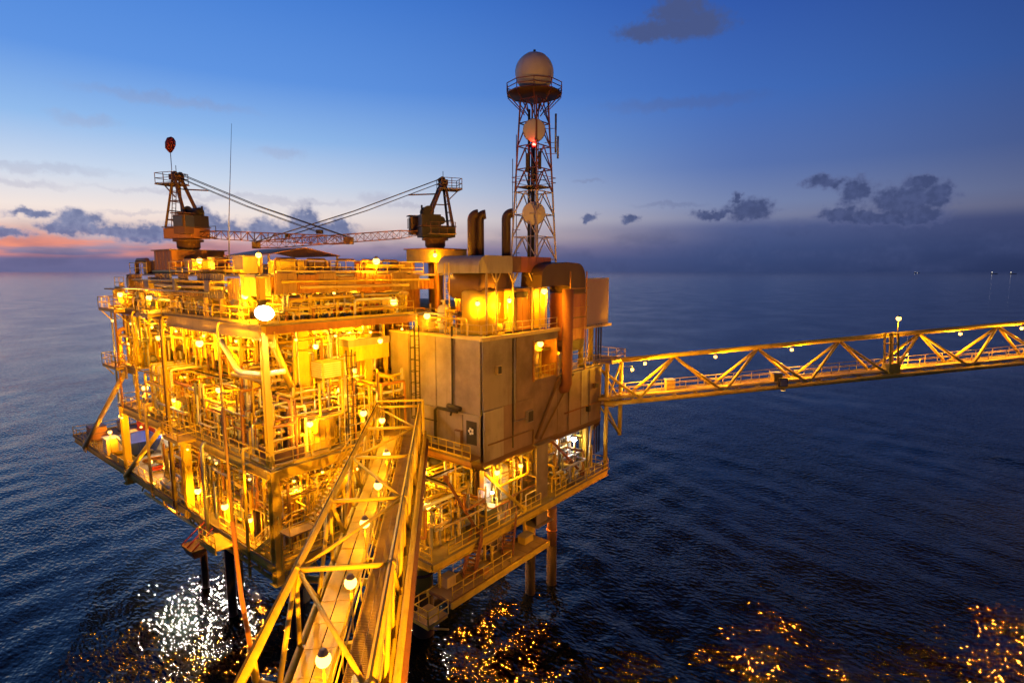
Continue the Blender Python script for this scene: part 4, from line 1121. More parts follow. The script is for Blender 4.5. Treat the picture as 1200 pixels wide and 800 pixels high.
for i, (x, y) in enumerate(((19.6, -0.2), (20.3, -0.5), (21.7, -2.6))):
    st = thing('exhaust_stack', ['leftmost brown exhaust stack of the close pair', 'second brown exhaust stack of the close pair', 'lone brown exhaust stack beside the lattice tower'][i], 'stack', (x, y, 31.8))
    top = 37.2 + (0.1, .1, .2)[i]
    pts = [(x, y, 30.0), (x, y, top - .55)]
    for k in range(1, 7):
        a = math.pi / 2 * k / 6
        pts.append((x + (.5 - .5 * math.cos(a)) * .63 * 1.2, y - (.5 - .5 * math.cos(a)) * .77 * 1.2, top - .55 + .55 * math.sin(a)))
    MB().tube(pts, 0.43, 18).build('flue', DBROWN, st)
    MB().tube([(x, y, 33.2), (x, y, 33.45)], 0.52, 18).build('collar', DARK, st)
for i, (x, y, s) in enumerate(((14.5, 0.5, 1.3), (16.6, 1.2, 1.0), (22.0, 0.6, 1.5))):
    t = thing('vent_housing', ['small', 'tiny', 'larger'][i] + ' vent housing behind the turbine enclosure', 'vent', (x, y, ZP))
    MB().box((x, y, ZP + s / 2), (s, s, s)).build('body', CREAM, t)
    MB().hexa([(x - s * .6, y - s * .6, ZP + s), (x + s * .6, y - s * .6, ZP + s), (x + s * .6, y + s * .6, ZP + s), (x - s * .6, y + s * .6, ZP + s)],
              [(x - s * .2, y - s * .2, ZP + s * 1.35), (x + s * .2, y - s * .2, ZP + s * 1.35), (x + s * .2, y + s * .2, ZP + s * 1.35), (x - s * .2, y + s * .2, ZP + s * 1.35)]).build('cowl', GALV, t)
pm = thing('plant_mast', 'support frame carrying the stacks behind the turbine enclosure', 'frame', (20.5, -0.9, ZP))
for (x, y) in ((18.6, 0.9), (22.6, 0.9), (18.6, -1.2), (22.6, -1.2)):
    MB().bar((x, y, ZP), (x, y, 32.0), 0.25).build('post', ORNG, pm)
MB().span((18.4, -1.3, 31.95), (23, 1.1, 32.1)).build('platform', GRATE, pm)
MB().span((18.6, -1.1, ZP + .1), (22.5, 0.8, 30.0)).build('silencer', BROWN, pm)

# ------------------------------------------------------------------ cranes
def lattice(par, p0, p1, w0, w1, bays, r, m, name='boom'):
    p0, p1 = Vector(p0), Vector(p1)
    d, sd, u = MB().frame(p0, p1)
    def c(k, i):
        t = k / bays
        w = w0 + (w1 - w0) * t
        q = [(-1, -1), (1, -1), (1, 1), (-1, 1)][i % 4]
        return p0.lerp(p1, t) + sd * q[0] * w / 2 + u * q[1] * w / 2
    for i in range(4):
        MB().tube([c(0, i), c(bays, i)], r, 6).build(name + '_chord', m, par)
    for i in range(4):
        b = MB()
        for k in range(bays):
            a, e_ = (i, i + 1) if k % 2 == 0 else (i + 1, i)
            b.bar(c(k, a), c(k + 1, e_), r * 1.1)
            b.bar(c(k + 1, i), c(k + 1, i + 1), r * 0.9)
        b.build(name + '_lacing', m, par)
def crane(label, base, boom_tip, hood_col, zbase, mast_h, ped_down, cab_side, body_m, rail_m=BROWN):
    x, y = base
    t = thing('pedestal_crane', label, 'crane', (x, y, ped_down))
    dirv = (Vector((boom_tip[0], boom_tip[1], 0)) - Vector((x, y, 0))).normalized()
    sd = Vector((-dirv.y, dirv.x, 0))
    ang = math.atan2(dirv.y, dirv.x)
    P = lambda a, b, z: Vector((x, y, 0)) + dirv * a + sd * b + Vector((0, 0, z))
    MB().tube([(x, y, ped_down), (x, y, zbase)], 0.75, 20).build('pedestal', hood_col, t)
    MB().lathe([(0.8, 0), (1.0, 0.25), (1.0, 0.75), (1.3, 0.8), (1.3, 1.0)], (x, y, zbase), 22).build('slew_ring', BROWN, t)
    z = zbase + 1.0
    MB().box(P(-.1, 0, z + .55), (3.3, 2.2, 0.95), ang).build('tub', body_m, t)
    MB().box(P(-.1, 0, z + 1.12), (3.5, 2.4, 0.08), ang).build('tub_deck', BROWN, t)
    # winch house and drums
    MB().box(P(0.6, 0.2, z + 1.7), (1.9, 1.7, 1.05), ang).build('machine_house', DARK, t)
    MB().lathe([(0.55, -.7), (0.55, -.62), (0.4, -.62), (0.4, .62), (0.55, .62), (0.55, .7)], P(0.8, 0.1, z + 2.5), 16, sd).build('winch_drum', DARK, t)
    MB().lathe([(0.4, -.5), (0.3, -.42), (0.3, .42), (0.4, .5)], P(-0.5, 0.1, z + 1.7), 14, sd).build('winch_drum', DARK, t)
    MB().tube([P(1.4, .5, z + 1.2), P(1.4, .5, z + 3.1)], 0.09, 8).build('exhaust', DARK, t)
    # cab
    cb_ = MB().box(P(1.5, cab_side * 1.75, z + 1.25), (1.3, 1.0, 1.7), ang).build('cab', BROWN, t)
    MB().box(P(2.27, cab_side * 1.75, z + 1.5), (0.04, 0.9, 1.0), ang).build('windscreen', GLASSM, cb_)
    MB().box(P(1.5, cab_side * 2.32, z + 1.5), (1.1, 0.04, 0.9), ang).build('side_window', GLASSM, cb_)
    MB().box(P(1.5, cab_side * 1.75, z + 2.24), (1.65, 1.25, 0.08), ang).build('cab_roof', BROWN, cb_)
    # A frame mast
    zt = z + mast_h
    for s in (-1, 1):
        MB().bar(P(1.1, s * .95, z + 1.15), P(-.75, s * .35, zt), 0.22, 0.26).build('mast_front_leg', BROWN, t)
        MB().bar(P(-1.6, s * .95, z + 1.15), P(-1.0, s * .35, zt), 0.18, 0.2).build('mast_rear_leg', BROWN, t)
    for k in range(5):
        f = .15 + k * .19
        a = P(-1.6, -.95, z + 1.15).lerp(P(-1.0, -.35, zt), f); b = P(-1.6, .95, z + 1.15).lerp(P(-1.0, .35, zt), f)
        c2 = P(1.1, -.95, z + 1.15).lerp(P(-.75, -.35, zt), f)
        MB().bar(a, b, 0.1).build('mast_tie', BROWN, t)
        if k % 2 == 0:
            MB().bar(a, c2, 0.1).build('mast_tie', BROWN, t)
    MB().box(P(-.9, 0, zt + .1), (0.7, 1.1, 0.5), ang).build('mast_head', BROWN, t)
    for s in (-.3, .3):
        MB().lathe([(0.3, -.06), (0.22, 0), (0.3, .06)], P(-.75, s, zt + .35), 14, sd).build('sheave', DARK, t)
    MB().tube([P(-.9, 0, zt + .3), P(-.9, 0, zt + 1.2)], 0.03, 6).build('spike', DARK, t)
    # head platform
    hp = MB().box(P(-1.5, 0, zt - .55), (2.2, 1.9, 0.08), ang).build('head_platform', GRATE, t)
    b = MB()
    cs = [(-2.55, -.9), (-.5, -.9), (-.5, .9), (-2.55, .9)]
    for i in range(4):
        a, c2 = cs[i], cs[(i + 1) % 4]
        for h in (0.05, .5, .98):
            b.bar(P(a[0], a[1], zt - .5 + h), P(c2[0], c2[1], zt - .5 + h), 0.05)
        for f in (0, .5):
            q = (a[0] + (c2[0] - a[0]) * f, a[1] + (c2[1] - a[1]) * f)
            b.bar(P(q[0], q[1], zt - .5), P(q[0], q[1], zt + .5), 0.05)
    b.build('guard_rail', rail_m, hp)
    MB().bar(P(-2.4, 0, zt - .6), P(-1.25, 0, zt - 1.7), 0.09).build('knee_brace', rail_m, t)
    for s in (-.12, .25):
        MB().tube([P(-.5, s, zt - 1.0), P(2.6, s, zt - 1.25)], 0.05, 6).build('fly_arm', BROWN, t)
    # ladder on the rear leg
    b = MB()
    for s in (-.2, .2):
        b.bar(P(-1.75, s, z + 1.15), P(-1.2, s, zt - .5), 0.05)
    for k in range(10):
        f = (k + .5) / 10
        b.bar(P(-1.75, -.2, z + 1.15).lerp(P(-1.2, -.2, zt - .5), f), P(-1.75, .2, z + 1.15).lerp(P(-1.2, .2, zt - .5), f), 0.04)
    b.build('ladder', rail_m, t)
    # side platform with rails
    sp = MB().box(P(-0.2, -cab_side * 1.9, z + .3), (2.6, 1.0, 0.07), ang).build('side_platform', GRATE, t)
    b = MB()
    for a in (-1.4, -.6, .2, 1.0):
        b.bar(P(a, -cab_side * 2.35, z + .3), P(a, -cab_side * 2.35, z + 1.4), 0.05)
    for h in (.85, 1.4):
        b.bar(P(-1.45, -cab_side * 2.35, z + h), P(1.05, -cab_side * 2.35, z + h), 0.05)
    b.build('guard_rail', rail_m, sp)
    # boom and rigging
    heel = P(1.7, 0, z + .45)
    tip = Vector(boom_tip)
    lattice(t, heel, heel.lerp(tip, .12), 0.4, 0.75, 2, 0.035, RUST, 'heel')
    lattice(t, heel.lerp(tip, .12), heel.lerp(tip, .88), 0.75, 0.75, 16, 0.035, RUST)
    lattice(t, heel.lerp(tip, .88), tip, 0.75, 0.45, 2, 0.035, RUST, 'tip')
    MB().box(tip, (0.7, 0.5, 0.6), ang).build('boom_head', BROWN, t)
    for s in (-.3, .3):
        e_ = tip + sd * s * .8 + Vector((0, 0, .3))
        h0 = P(-.75, s, zt + .5)
        MB().tube([h0, h0.lerp(e_, .5) - Vector((0, 0, .25)), e_], 0.035, 5).build('luff_wire', CABLE, t)
        h1 = P(-.7, s * .6, zt + .1)
        e2 = heel.lerp(tip, .82) + sd * s + Vector((0, 0, .6))
        MB().tube([h1, h1.lerp(e2, .5) - Vector((0, 0, .2)), e2], 0.03, 5).build('hoist_wire', CABLE, t)
    MB().box(heel.lerp(tip, .82) + Vector((0, 0, .65)), (0.45, 0.4, 0.35), ang).build('bridle_block', DARK, t)
    return t, P, zt
base1 = (3.3, 21.5)
t1, P1, zt1 = crane('orange pedestal crane with a windsock at its mast head', base1, (9.6, 4.9, 34.6), ORNG, 34.0, 5.7, 31.8, -1, ORNG)
cp1 = thing('crane_base', 'yellow box base under the crane with the windsock', 'crane base', (3.3, 21.5, ZR))
MB().span((1.0, 19.5, ZR), (5.7, 23.6, 33.9)).build('body', ORNG, cp1)
for k in range(5):
    MB().span((0.96, 19.7 + k * .8, ZR + .05), (1.0, 19.76 + k * .8, 33.85)).build('stiffener', ORNG, cp1)
MB().span((0.8, 19.3, 33.92), (5.9, 23.8, 34.0)).build('top_plate', GRATE, cp1)
ws_ = thing('windsock', 'red windsock on a thin pole above the left crane', 'windsock', P1(-2.0, .5, zt1 - .5))
MB().tube([P1(-2.0, .5, zt1 - .5), P1(-2.0, .5, zt1 + 2.6)], 0.035, 6).build('pole', GALV, ws_)
w0 = P1(-2.0, .5, zt1 + 2.55)
MB().tube([w0, w0 + Vector((-.03, .05, .35)), w0 + Vector((.03, -.05, .8)), w0 + Vector((.12, -.12, 1.2)), w0 + Vector((.2, -.2, 1.4))], [.12, .38, .46, .38, .12], 12).build('sock', RED, ws_)
base2 = (19.6, 4.8)
t2, P2, zt2 = crane('dark brown pedestal crane on a yellow drum beside the stacks', base2, (5.4, 12.6, 34.3), BROWN, 34.25, 5.3, 26.0, -1, DARK)
cp2 = thing('crane_base', 'yellow box girder lit by a lamp under the dark crane', 'crane base', (19.6, 4.8, 32.8))
MB().span((17.6, 2.6, 32.85), (21.8, 6.8, 34.1)).build('body', YEL, cp2)
MB().span((17.4, 2.4, 34.1), (22.0, 7.0, 34.2)).build('top_plate', ORNG, cp2)
for (x, y) in ((18.0, 3.0), (21.4, 3.0), (18.0, 6.4), (21.4, 6.4)):
    MB().bar((x, y, 26.7 if y < 3.2 else 31.75), (x, y, 32.85), 0.3).build('strut', ORNG, cp2)

# ------------------------------------------------------------------ telecom tower with radome
TX, TY = 30.4, 0.7
tw = thing('lattice_tower', 'tall red and white lattice tower topped by a round radome', 'tower', (TX, TY, 22.3))
zb_, ztw = 33.3, 50.0
hw = lambda z: 1.75 - (1.75 - 1.05) * max(0, (z - zb_)) / (ztw - zb_)
cor = [(-1, -1), (1, -1), (1, 1), (-1, 1)]
levels = [22.3, 26, 30] + [zb_ + (ztw - zb_) * k / 7 for k in range(8)]
tm = lambda z: mat('tower_white', (0.55, 0.45, 0.42), .5, grime=.5) if z < 39 else (mat('tower_red', (0.20, 0.07, 0.06), .5, grime=.5))
for a, b in zip(levels[:-1], levels[1:]):
    for i in range(4):
        c0, c1 = cor[i], cor[(i + 1) % 4]
        q = lambda c, z: (TX + c[0] * hw(z), TY + c[1] * hw(z), z)
        MB().bar(q(c0, a), q(c0, b), 0.17).build('tower_leg', tm(a), tw)
        MB().bar(q(c0, b), q(c1, b), 0.1).build('tower_ring', tm(a), tw)
        m_ = [(q(c0, b)[k] + q(c1, b)[k]) / 2 for k in range(3)]
        MB().bar(q(c0, a), m_, 0.09).build('tower_diagonal', tm(a), tw)
        MB().bar(q(c1, a), m_, 0.09).build('tower_diagonal', tm(a), tw)
MB().box((TX, TY, 41.0), (2.7, 2.7, 0.1)).build('rest_platform', GRATE, tw)
b = MB()
for i in range(4):
    c0, c1 = cor[i], cor[(i + 1) % 4]
    for h in (.5, 1.0):
        b.bar((TX + c0[0] * 1.7, TY + c0[1] * 1.7, 41 + h), (TX + c1[0] * 1.7, TY + c1[1] * 1.7, 41 + h), 0.05)
b.build('guard_rail', RUST, tw)
for s in (-.22, .22):
    MB().bar((TX + s, TY - .4, 23), (TX + s, TY - .4, 50), 0.06).build('ladder_stile', RUST, tw)
lr = cached('tower_rung', lambda: MB().bar((-.22, 0, 0), (.22, 0, 0), 0.04).mesh('rung', RUST))
for k in range(44):
    inst(lr, 'rung', tw, (TX, TY - .4, 30 + k * .45))
MB().tube([(TX - .5, TY + .3, 30), (TX - .5, TY + .3, 49)], 0.14, 8).build('waveguide', DARK, tw)
MB().tube([(TX + .4, TY + .4, 30), (TX + .4, TY + .4, 46)], 0.2, 8).build('cable_bundle', DARK, tw)
tp = MB().lathe([(1.0, -.12), (2.95, -.1), (2.95, 0), (0.9, 0.02)], (TX, TY, 50.6), 10).build('top_platform', DBROWN, tw)
b = MB(); b2 = MB()
for k in range(10):
    a0, a1 = 2 * math.pi * k / 10, 2 * math.pi * (k + 1) / 10
    pa, pb = Vector((TX + 3.0 * math.cos(a0), TY + 3.0 * math.sin(a0), 50.6)), Vector((TX + 3.0 * math.cos(a1), TY + 3.0 * math.sin(a1), 50.6))
    for h in (0, .45, .9):
        b.bar(pa + Vector((0, 0, h)), pb + Vector((0, 0, h)), 0.07)
    b.bar(pa, pa + Vector((0, 0, .9)), 0.06)
    b2.bar((TX + 1.1 * math.cos(a0), TY + 1.1 * math.sin(a0), 48.6), tuple(pa - Vector((0, 0, .1))), 0.09)
b.build('guard_rail', mat('tower_red', (0, 0, 0)), tp); b2.build('outrigger', mat('tower_red', (0, 0, 0)), tp)
rd = thing('radome', 'pale spherical radome on the very top of the lattice tower', 'radome', (TX, TY, 50.65))
MB().ball((TX, TY, 52.75), 2.02, 32, 18).build('shell', RADOME, rd)
MB().lathe([(1.0, 0), (1.0, .5), (.8, .6)], (TX, TY, 50.62), 20).build('plinth', RUST, rd)
b = MB()
for k in range(8):
    a0 = 2 * math.pi * k / 8
    b.tube([(TX + 2.03 * math.cos(a0) * math.cos(e_), TY + 2.03 * math.sin(a0) * math.cos(e_), 52.75 + 2.03 * math.sin(e_)) for e_ in [R(-70 + 10 * j) for j in range(16)]], 0.018, 4)
b.build('seam', RADOME, rd)
MB().tube([(TX, TY, 54.7), (TX, TY, 55.05)], 0.14, 10).build('cap', DARK, rd)
tocam = (CAM - Vector((TX, TY, 40))); tocam.z = 0; tocam.normalize(); tside = Vector((-tocam.y, tocam.x, 0))
for i, (z, r, lb) in enumerate(((46.6, 1.15, 'upper drum dish high on the lattice tower below the radome'), (38.1, 1.2, 'lower drum dish on the lattice tower just above the stacks'))):
    d = thing('dish_antenna', lb, 'antenna', (TX, TY, z - r))
    c = Vector((TX, TY, z)) + tocam * 1.3
    MB().lathe([(r * .3, -.7), (r * .9, -.35), (r, -.3), (r, .25), (r * .96, .27), (r * .5, .33), (0.0, .36)], c, 28, tocam).build('dish', RADOME, d)
    MB().lathe([(r * 1.03, -.1), (r * 1.03, .2)], c, 28, tocam).build('shroud', RUST, d)
    MB().tube([c - tocam * .6, c - tocam * 1.1], 0.12, 8).build('mount', DARK, d)
for i, (s, z0, z1) in enumerate(((-1.9, 33.5, 46.5), (-2.3, 36.0, 44.0), (2.3, 44.6, 48.6), (2.55, 44.0, 46.3))):
    a_ = thing('rod_antenna', ['longest rod antenna on the left of the lattice tower', 'shorter rod antenna left of the lattice tower', 'upright pole antenna right of the upper dish', 'lower pole antenna right of the upper dish'][i], 'antenna',
               Vector((TX, TY, z0)) + tside * s)
    q = Vector((TX, TY, 0)) + tside * s
    MB().tube([(q.x, q.y, z0), (q.x, q.y, z1)], 0.045 if i < 2 else 0.11, 8).build('rod', GALV, a_)
    for z in (z0 + .5, (z0 + z1) / 2 + .5):
        h = hw(z) * .9
        q2 = Vector((TX, TY, 0)) + tside * (h * (1 if s > 0 else -1))
        MB().bar((q.x, q.y, z), (q2.x, q2.y, z), 0.05).build('arm', RUST, a_)
for i, (s, z, lb) in enumerate(((-.7, 43.4, 'left panel antenna in the middle of the lattice tower'), (.6, 43.6, 'right panel antenna in the middle of the lattice tower'), (0, 42.3, 'lowest panel antenna inside the lattice tower'))):
    q = Vector((TX, TY, z)) + tocam * 1.25 + tside * s
    t = thing('panel_antenna', lb, 'antenna', q)
    MB().box(q, (0.28, 0.35, 1.8), math.atan2(tocam.y, tocam.x)).build('panel', DARK, t)
    MB().box(q - tocam * .3, (0.3, 0.1, 0.2), math.atan2(tocam.y, tocam.x)).build('bracket', RUST, t)
ob_ = thing('obstruction_light', 'glowing red obstruction light on the lattice tower', 'lamp', Vector((TX, TY, 45.0)) + tocam * 1.35)
q = Vector((TX, TY, 45.15)) + tocam * 1.5
MB().ball(q, 0.17, 12, 8).build('globe', G_RED, ob_)
MB().box(q - Vector((0, 0, .25)), (0.4, 0.4, 0.2)).build('housing', RED, ob_)
lo = bpy.data.objects.new('red_light', light_data((1.0, 0.06, 0.04), 9, 0.1)); COL.objects.link(lo); lo.parent = ob_; lo.location = q - ORG[ob_] + tocam * .35
wa = tag(MB().tube([(1.9, 10.4, ZR), (2.05, 10.2, 36), (2.5, 9.7, 43.6)], [0.05, 0.035, 0.012], 6).build('whip_antenna', GALV), 'thin whip antenna rising from the roof deck into the sky', 'antenna')

# ------------------------------------------------------------------ roof deck equipment
fr_m = cached('uframe', lambda: MB().tube([(-.85, 0, 0), (-.85, 0, 1.0), (-.68, 0, 1.2), (.68, 0, 1.2), (.85, 0, 1.0), (.85, 0, 0)], 0.11, 10).mesh('hoop', BROWN))
for i, x in enumerate((3.4, 6.0, 8.8, 11.2, 13.4)):
    t = thing('pipe_hoop', ['first', 'second', 'third', 'fourth', 'fifth'][i] + ' pipe hoop from the left along the front roof edge', 'hoop', (x, 4.2, ZR))
    inst(fr_m, 'hoop', t, (x, 4.2, ZR), (0, 0, R(-8)))
    MB().box((x, 4.2, ZR + .06), (2.1, 0.4, 0.1), R(-8)).build('base_plate', GREY, t)
RB = [(1.6, 26.4, 1.0, 1.2, 0.9, CREAM, 'cream box at the far left roof corner'), (1.5, 24.6, .8, .8, 1.1, BROWN, 'brown box on the roof left of the crane base'),
      (2.2, 17.2, 1.4, 1.6, 1.15, YEL, 'yellow box with hatch on the roof right of the crane base'), (2.4, 13.2, 1.3, 1.1, 1.25, ORNG, 'orange box on the roof behind the whip antenna'),
      (2.6, 8.6, 1.6, 1.8, 1.3, CREAM, 'cream box on the roof beside the corner lamp'), (4.6, 6.2, 2.6, 1.0, .95, YEL, 'low yellow box on the roof behind the first hoop'),
      (7.4, 6.6, 2.0, 1.3, .9, BROWN, 'low brown box behind the second hoop'), (12.2, 6.0, 1.5, 1.5, 1.0, ORNG, 'orange box behind the fourth hoop'), (15.3, 5.0, 1.2, 1.6, .95, BROWN, 'brown box near the yellow crane drum')]
for (x, y, sx, sy, sz, m_, lb) in RB:
    t = thing('roof_box', lb, 'box', (x, y, ZR))
    MB().box((x, y, ZR + .1 + sz / 2), (sx, sy, sz)).build('body', m_, t)
    MB().box((x, y, ZR + .1 + sz + .05), (sx + .14, sy + .14, 0.08)).build('lid', GREY, t)
    for s in (-1, 1):
        MB().box((x + s * sx * .38, y, ZR + .05), (0.12, sy, 0.1)).build('skid', DARK, t)
rp = thing('roof_pipe', 'fat bent pipe on the roof at the far left end', 'pipe', (0.9, 27.8, ZR))
MB().tube([(1.0, 28.4, ZR), (1.0, 28.4, ZR + 1.0), (1.0, 28.0, ZR + 1.35), (1.0, 25.5, ZR + 1.35), (1.0, 25.1, ZR + 1.0), (1.0, 25.1, ZR)], 0.2, 12).build('bend', BROWN, rp)
MB().tube([(1.0, 28.4, ZR + .3), (1.0, 28.4, ZR + .42)], 0.3, 12).build('flange', BROWN, rp)
for i, (x, y) in enumerate(((1.3, 20), (1.3, 9), (9.5, 3.6))):
    t = thing('valve_tree', ['small valve stand on the roof edge under the crane', 'small valve stand near the whip antenna', 'small valve stand between the roof hoops'][i], 'valve', (x, y, ZR))
    MB().tube([(x, y, ZR), (x, y, ZR + .9)], 0.09, 8).build('stem', YEL, t)
    MB().lathe([(0.22, 0), (0.22, 0.05)], (x, y, ZR + .9), 12).build('handwheel', RED, t)
tag(MB().tube([(1.0, 6.3, ZR + .25), (1.0, 24.0, ZR + .25)], 0.14, 10).build('roof_pipe', YEL), 'straight yellow pipe along the left roof edge', 'pipe')
tag(MB().tube([(2.2, 3.5, ZR + .2), (16.8, 3.5, ZR + .2)], 0.12, 10).build('roof_pipe', CREAM), 'straight cream pipe along the front roof edge', 'pipe')
cn = thing('canopy', 'low pitched canopy roof in the middle of the roof deck', 'canopy', (8, 12, ZR))
b = MB()
b.add([(4.5, 9, ZR + 1.7), (4.5, 17, ZR + 1.7), (8, 17, ZR + 2.35), (8, 9, ZR + 2.35), (11.5, 9, ZR + 1.7), (11.5, 17, ZR + 1.7),
       (4.5, 9, ZR + 1.62), (4.5, 17, ZR + 1.62), (8, 17, ZR + 2.27), (8, 9, ZR + 2.27), (11.5, 9, ZR + 1.62), (11.5, 17, ZR + 1.62)],
      [(0, 3, 2, 1), (3, 4, 5, 2), (6, 7, 8, 9), (9, 8, 11, 10), (0, 1, 7, 6), (4, 10, 11, 5), (0, 6, 9, 3), (3, 9, 10, 4), (1, 2, 8, 7), (2, 5, 11, 8)])
b.build('canopy_roof', ORNG, cn)
for (x, y) in ((4.7, 9.2), (11.3, 9.2), (4.7, 16.8), (11.3, 16.8)):
    MB().bar((x, y, ZR), (x, y, ZR + 1.62), 0.14).build('post', YEL, cn)

# ------------------------------------------------------------------ process equipment
PM = [YEL, CREAM, YEL, WHITE, GALV, ORNG, YEL, CREAM, ALU, BROWN, YEL, YEL]
MNAME = {'yellow_paint': 'yellow', 'cream_paint': 'cream', 'white_paint': 'white', 'galvanised_steel': 'grey', 'orange_paint': 'orange', 'rusty_steel': 'rusty', 'aluminium_cladding': 'silver', 'brown_steel': 'brown', 'grey_paint': 'grey', 'red_paint': 'red'}
def flange_mesh(r, m):
    r = round(r, 2)
    return cached(('flange', r, m.name), lambda: MB().tube([(0, 0, -.05), (0, 0, .05)], r * 1.75, 10).mesh('flange', m))
def wheel_mesh(m):
    return cached(('wheel', m.name), lambda: MB().lathe([(0.2, 0), (0.2, .03), (0.14, .03), (0.14, 0)], (0, 0, 0), 10).mesh('handwheel', m))
def elbows(pts, r):
    out = [Vector(pts[0])]
    for i in range(1, len(pts) - 1):
        p = Vector(pts[i]); a = Vector(pts[i - 1]); c = Vector(pts[i + 1])
        da, dc = (a - p), (c - p)
        k = min(r * 2.0, da.length * .4, dc.length * .4)
        q0, q1 = p + da.normalized() * k, p + dc.normalized() * k
        out += [q0, (q0 + q1) / 2 * .5 + p * .5, q1]
    return out + [Vector(pts[-1])]
TANGLE = {}
def tangle_pipe(pts, r, m):            # the finest pipework, past counting
    b_ = TANGLE.setdefault(m.name, (MB(), m))[0]
    b_.tube(elbows(pts, r), r, 6, caps=False)
def pipe(pts, r, m, where, group, flanges=True, label=None):
    pts = [Vector(p) for p in pts]
    t = thing('process_pipe', label or '%s process pipe on the %s' % (MNAME.get(m.name, 'grey'), where), 'pipe', pts[0], group)
    MB().tube(elbows(pts, r), r, 8 if r < .12 else 10).build('run', m, t)
    if flanges:
        fm = flange_mesh(r, m)
        for a, b_ in zip(pts[:-1], pts[1:]):
            L = (b_ - a).length
            if L > 1.2 and rnd.random() < .75:
                inst(fm, 'flange', t, a.lerp(b_, rnd.uniform(.25, .75)), aim(b_ - a))
    return t
def vessel_v(x, y, z, r, h, m, label, group=None):
    t = thing('vertical_vessel', label, 'vessel', (x, y, z), group)
    MB().lathe([(r * .8, 0), (r * .8, .35), (r, .4), (r, h * .88), (r * .86, h * .95), (r * .5, h), (0, h * 1.01)], (x, y, z), 20).build('shell', m, t)
    MB().tube([(x, y, z + h), (x, y, z + h + .4), (x - .5, y - .3, z + h + .4)], 0.09, 8).build('top_nozzle', m, t)
    for k in (.35, .7):
        MB().lathe([(r * 1.04, 0), (r * 1.04, .08)], (x, y, z + h * k), 20).build('band', GALV, t)
    MB().tube([(x - r, y, z + h * .4), (x - r - .4, y, z + h * .4)], 0.1, 8).build('side_nozzle', m, t)
    return t
def vessel_h(x, y, z, r, L, axis, m, label, group=None):
    ax = Vector((1, 0, 0)) if axis == 'x' else Vector((0, 1, 0))
    t = thing('horizontal_vessel', label, 'vessel', (x, y, z), group)
    c = Vector((x, y, z + r + .45))
    MB().lathe([(0, -L / 2 - r * .45), (r * .6, -L / 2 - r * .33), (r, -L / 2), (r, L / 2), (r * .6, L / 2 + r * .33), (0, L / 2 + r * .45)], c, 20, ax).build('shell', m, t)
    for s in (-.3, .3):
        q = c + ax * L * s
        MB().box((q.x, q.y, z + (r + .45) * .4), (0.2 if axis == 'x' else r * 1.5, r * 1.5 if axis == 'x' else 0.2, (r + .45) * .8)).build('saddle', GREY, t)
    q = c + Vector((0, 0, r))
    MB().tube([q - Vector((0, 0, .05)), q + Vector((0, 0, .45))], 0.14, 10).build('manway', m, t)
    return t
def pump(x, y, z, axis, m, label, group=None):
    ax = Vector((1, 0, 0)) if axis == 'x' else Vector((0, 1, 0))
    t = thing('pump_skid', label, 'pump', (x, y, z), group)
    sx, sy = (2.0, .9) if axis == 'x' else (.9, 2.0)
    MB().box((x, y, z + .12), (sx, sy, .22)).build('skid_base', YEL, t)
    c = Vector((x, y, z + .62))
    MB().lathe([(.1, -.95), (.33, -.9), (.36, -.2), (.3, -.1), (.1, -.05)], c, 14, ax).build('motor', m, t)
    MB().lathe([(.12, .0), (.12, .2), (.38, .22), (.42, .55), (.3, .6)], c, 14, ax).build('casing', GREY, t)
    q = c + ax * .4
    MB().tube([q, q + Vector((0, 0, 1.0))], 0.11, 8).build('discharge', m, t)
    return t
def manifold(x, y, z, axis, n, h, m, label, group=None):
    ax = Vector((1, 0, 0)) if axis == 'x' else Vector((0, 1, 0))
    t = thing('valve_manifold', label, 'manifold', (x, y, z), group)
    p0 = Vector((x, y, z)); L = (n - 1) * .55
    MB().tube([p0 + Vector((0, 0, .4)) - ax * .3, p0 + Vector((0, 0, .4)) + ax * (L + .3)], .14, 10).build('lower_header', m, t)
    MB().tube([p0 + Vector((0, 0, h)) - ax * .3, p0 + Vector((0, 0, h)) + ax * (L + .3)], .12, 10).build('upper_header', m, t)
    rm = cached(('riser', round(h, 1), m.name), lambda: MB().tube([(0, 0, 0), (0, 0, h)], .075, 8).mesh('riser', m))
    vb = cached(('vbody', m.name), lambda: MB().lathe([(.1, -.22), (.17, -.2), (.1, -.1), (.17, 0), (.1, .1), (.17, .2), (.1, .22)], (0, 0, 0), 10).mesh('valve_body', m))
    nx = Vector((-ax.y, -ax.x, 0))
    for k in range(n):
        q = p0 + ax * (k * .55)
        inst(rm, 'riser', t, q)
        zv = h * (.45 if k % 2 else .62)
        inst(vb, 'valve_body', t, q + Vector((0, 0, zv)))
        inst(wheel_mesh(RED if k % 3 else YEL), 'handwheel', t, q + Vector((0, 0, zv)) + nx * .28, aim(nx))
    return t
def cabinet(x, y, z, sx, sy, sz, m, label, group=None):
    t = thing('control_cabinet', label, 'cabinet', (x, y, z), group)
    MB().box((x, y, z + .1 + sz / 2), (sx, sy, sz)).build('body', m, t)
    MB().box((x - sx / 2 - .015, y, z + .1 + sz / 2), (.03, sy * .84, sz * .86)).build('door', GREY, t)
    MB().box((x, y, z + .05), (sx * .9, sy * .9, .1)).build('plinth', DARK, t)
    MB().box((x, y, z + .13 + sz), (sx * 1.1, sy * 1.1, .05)).build('rain_hood', m, t)
    return t
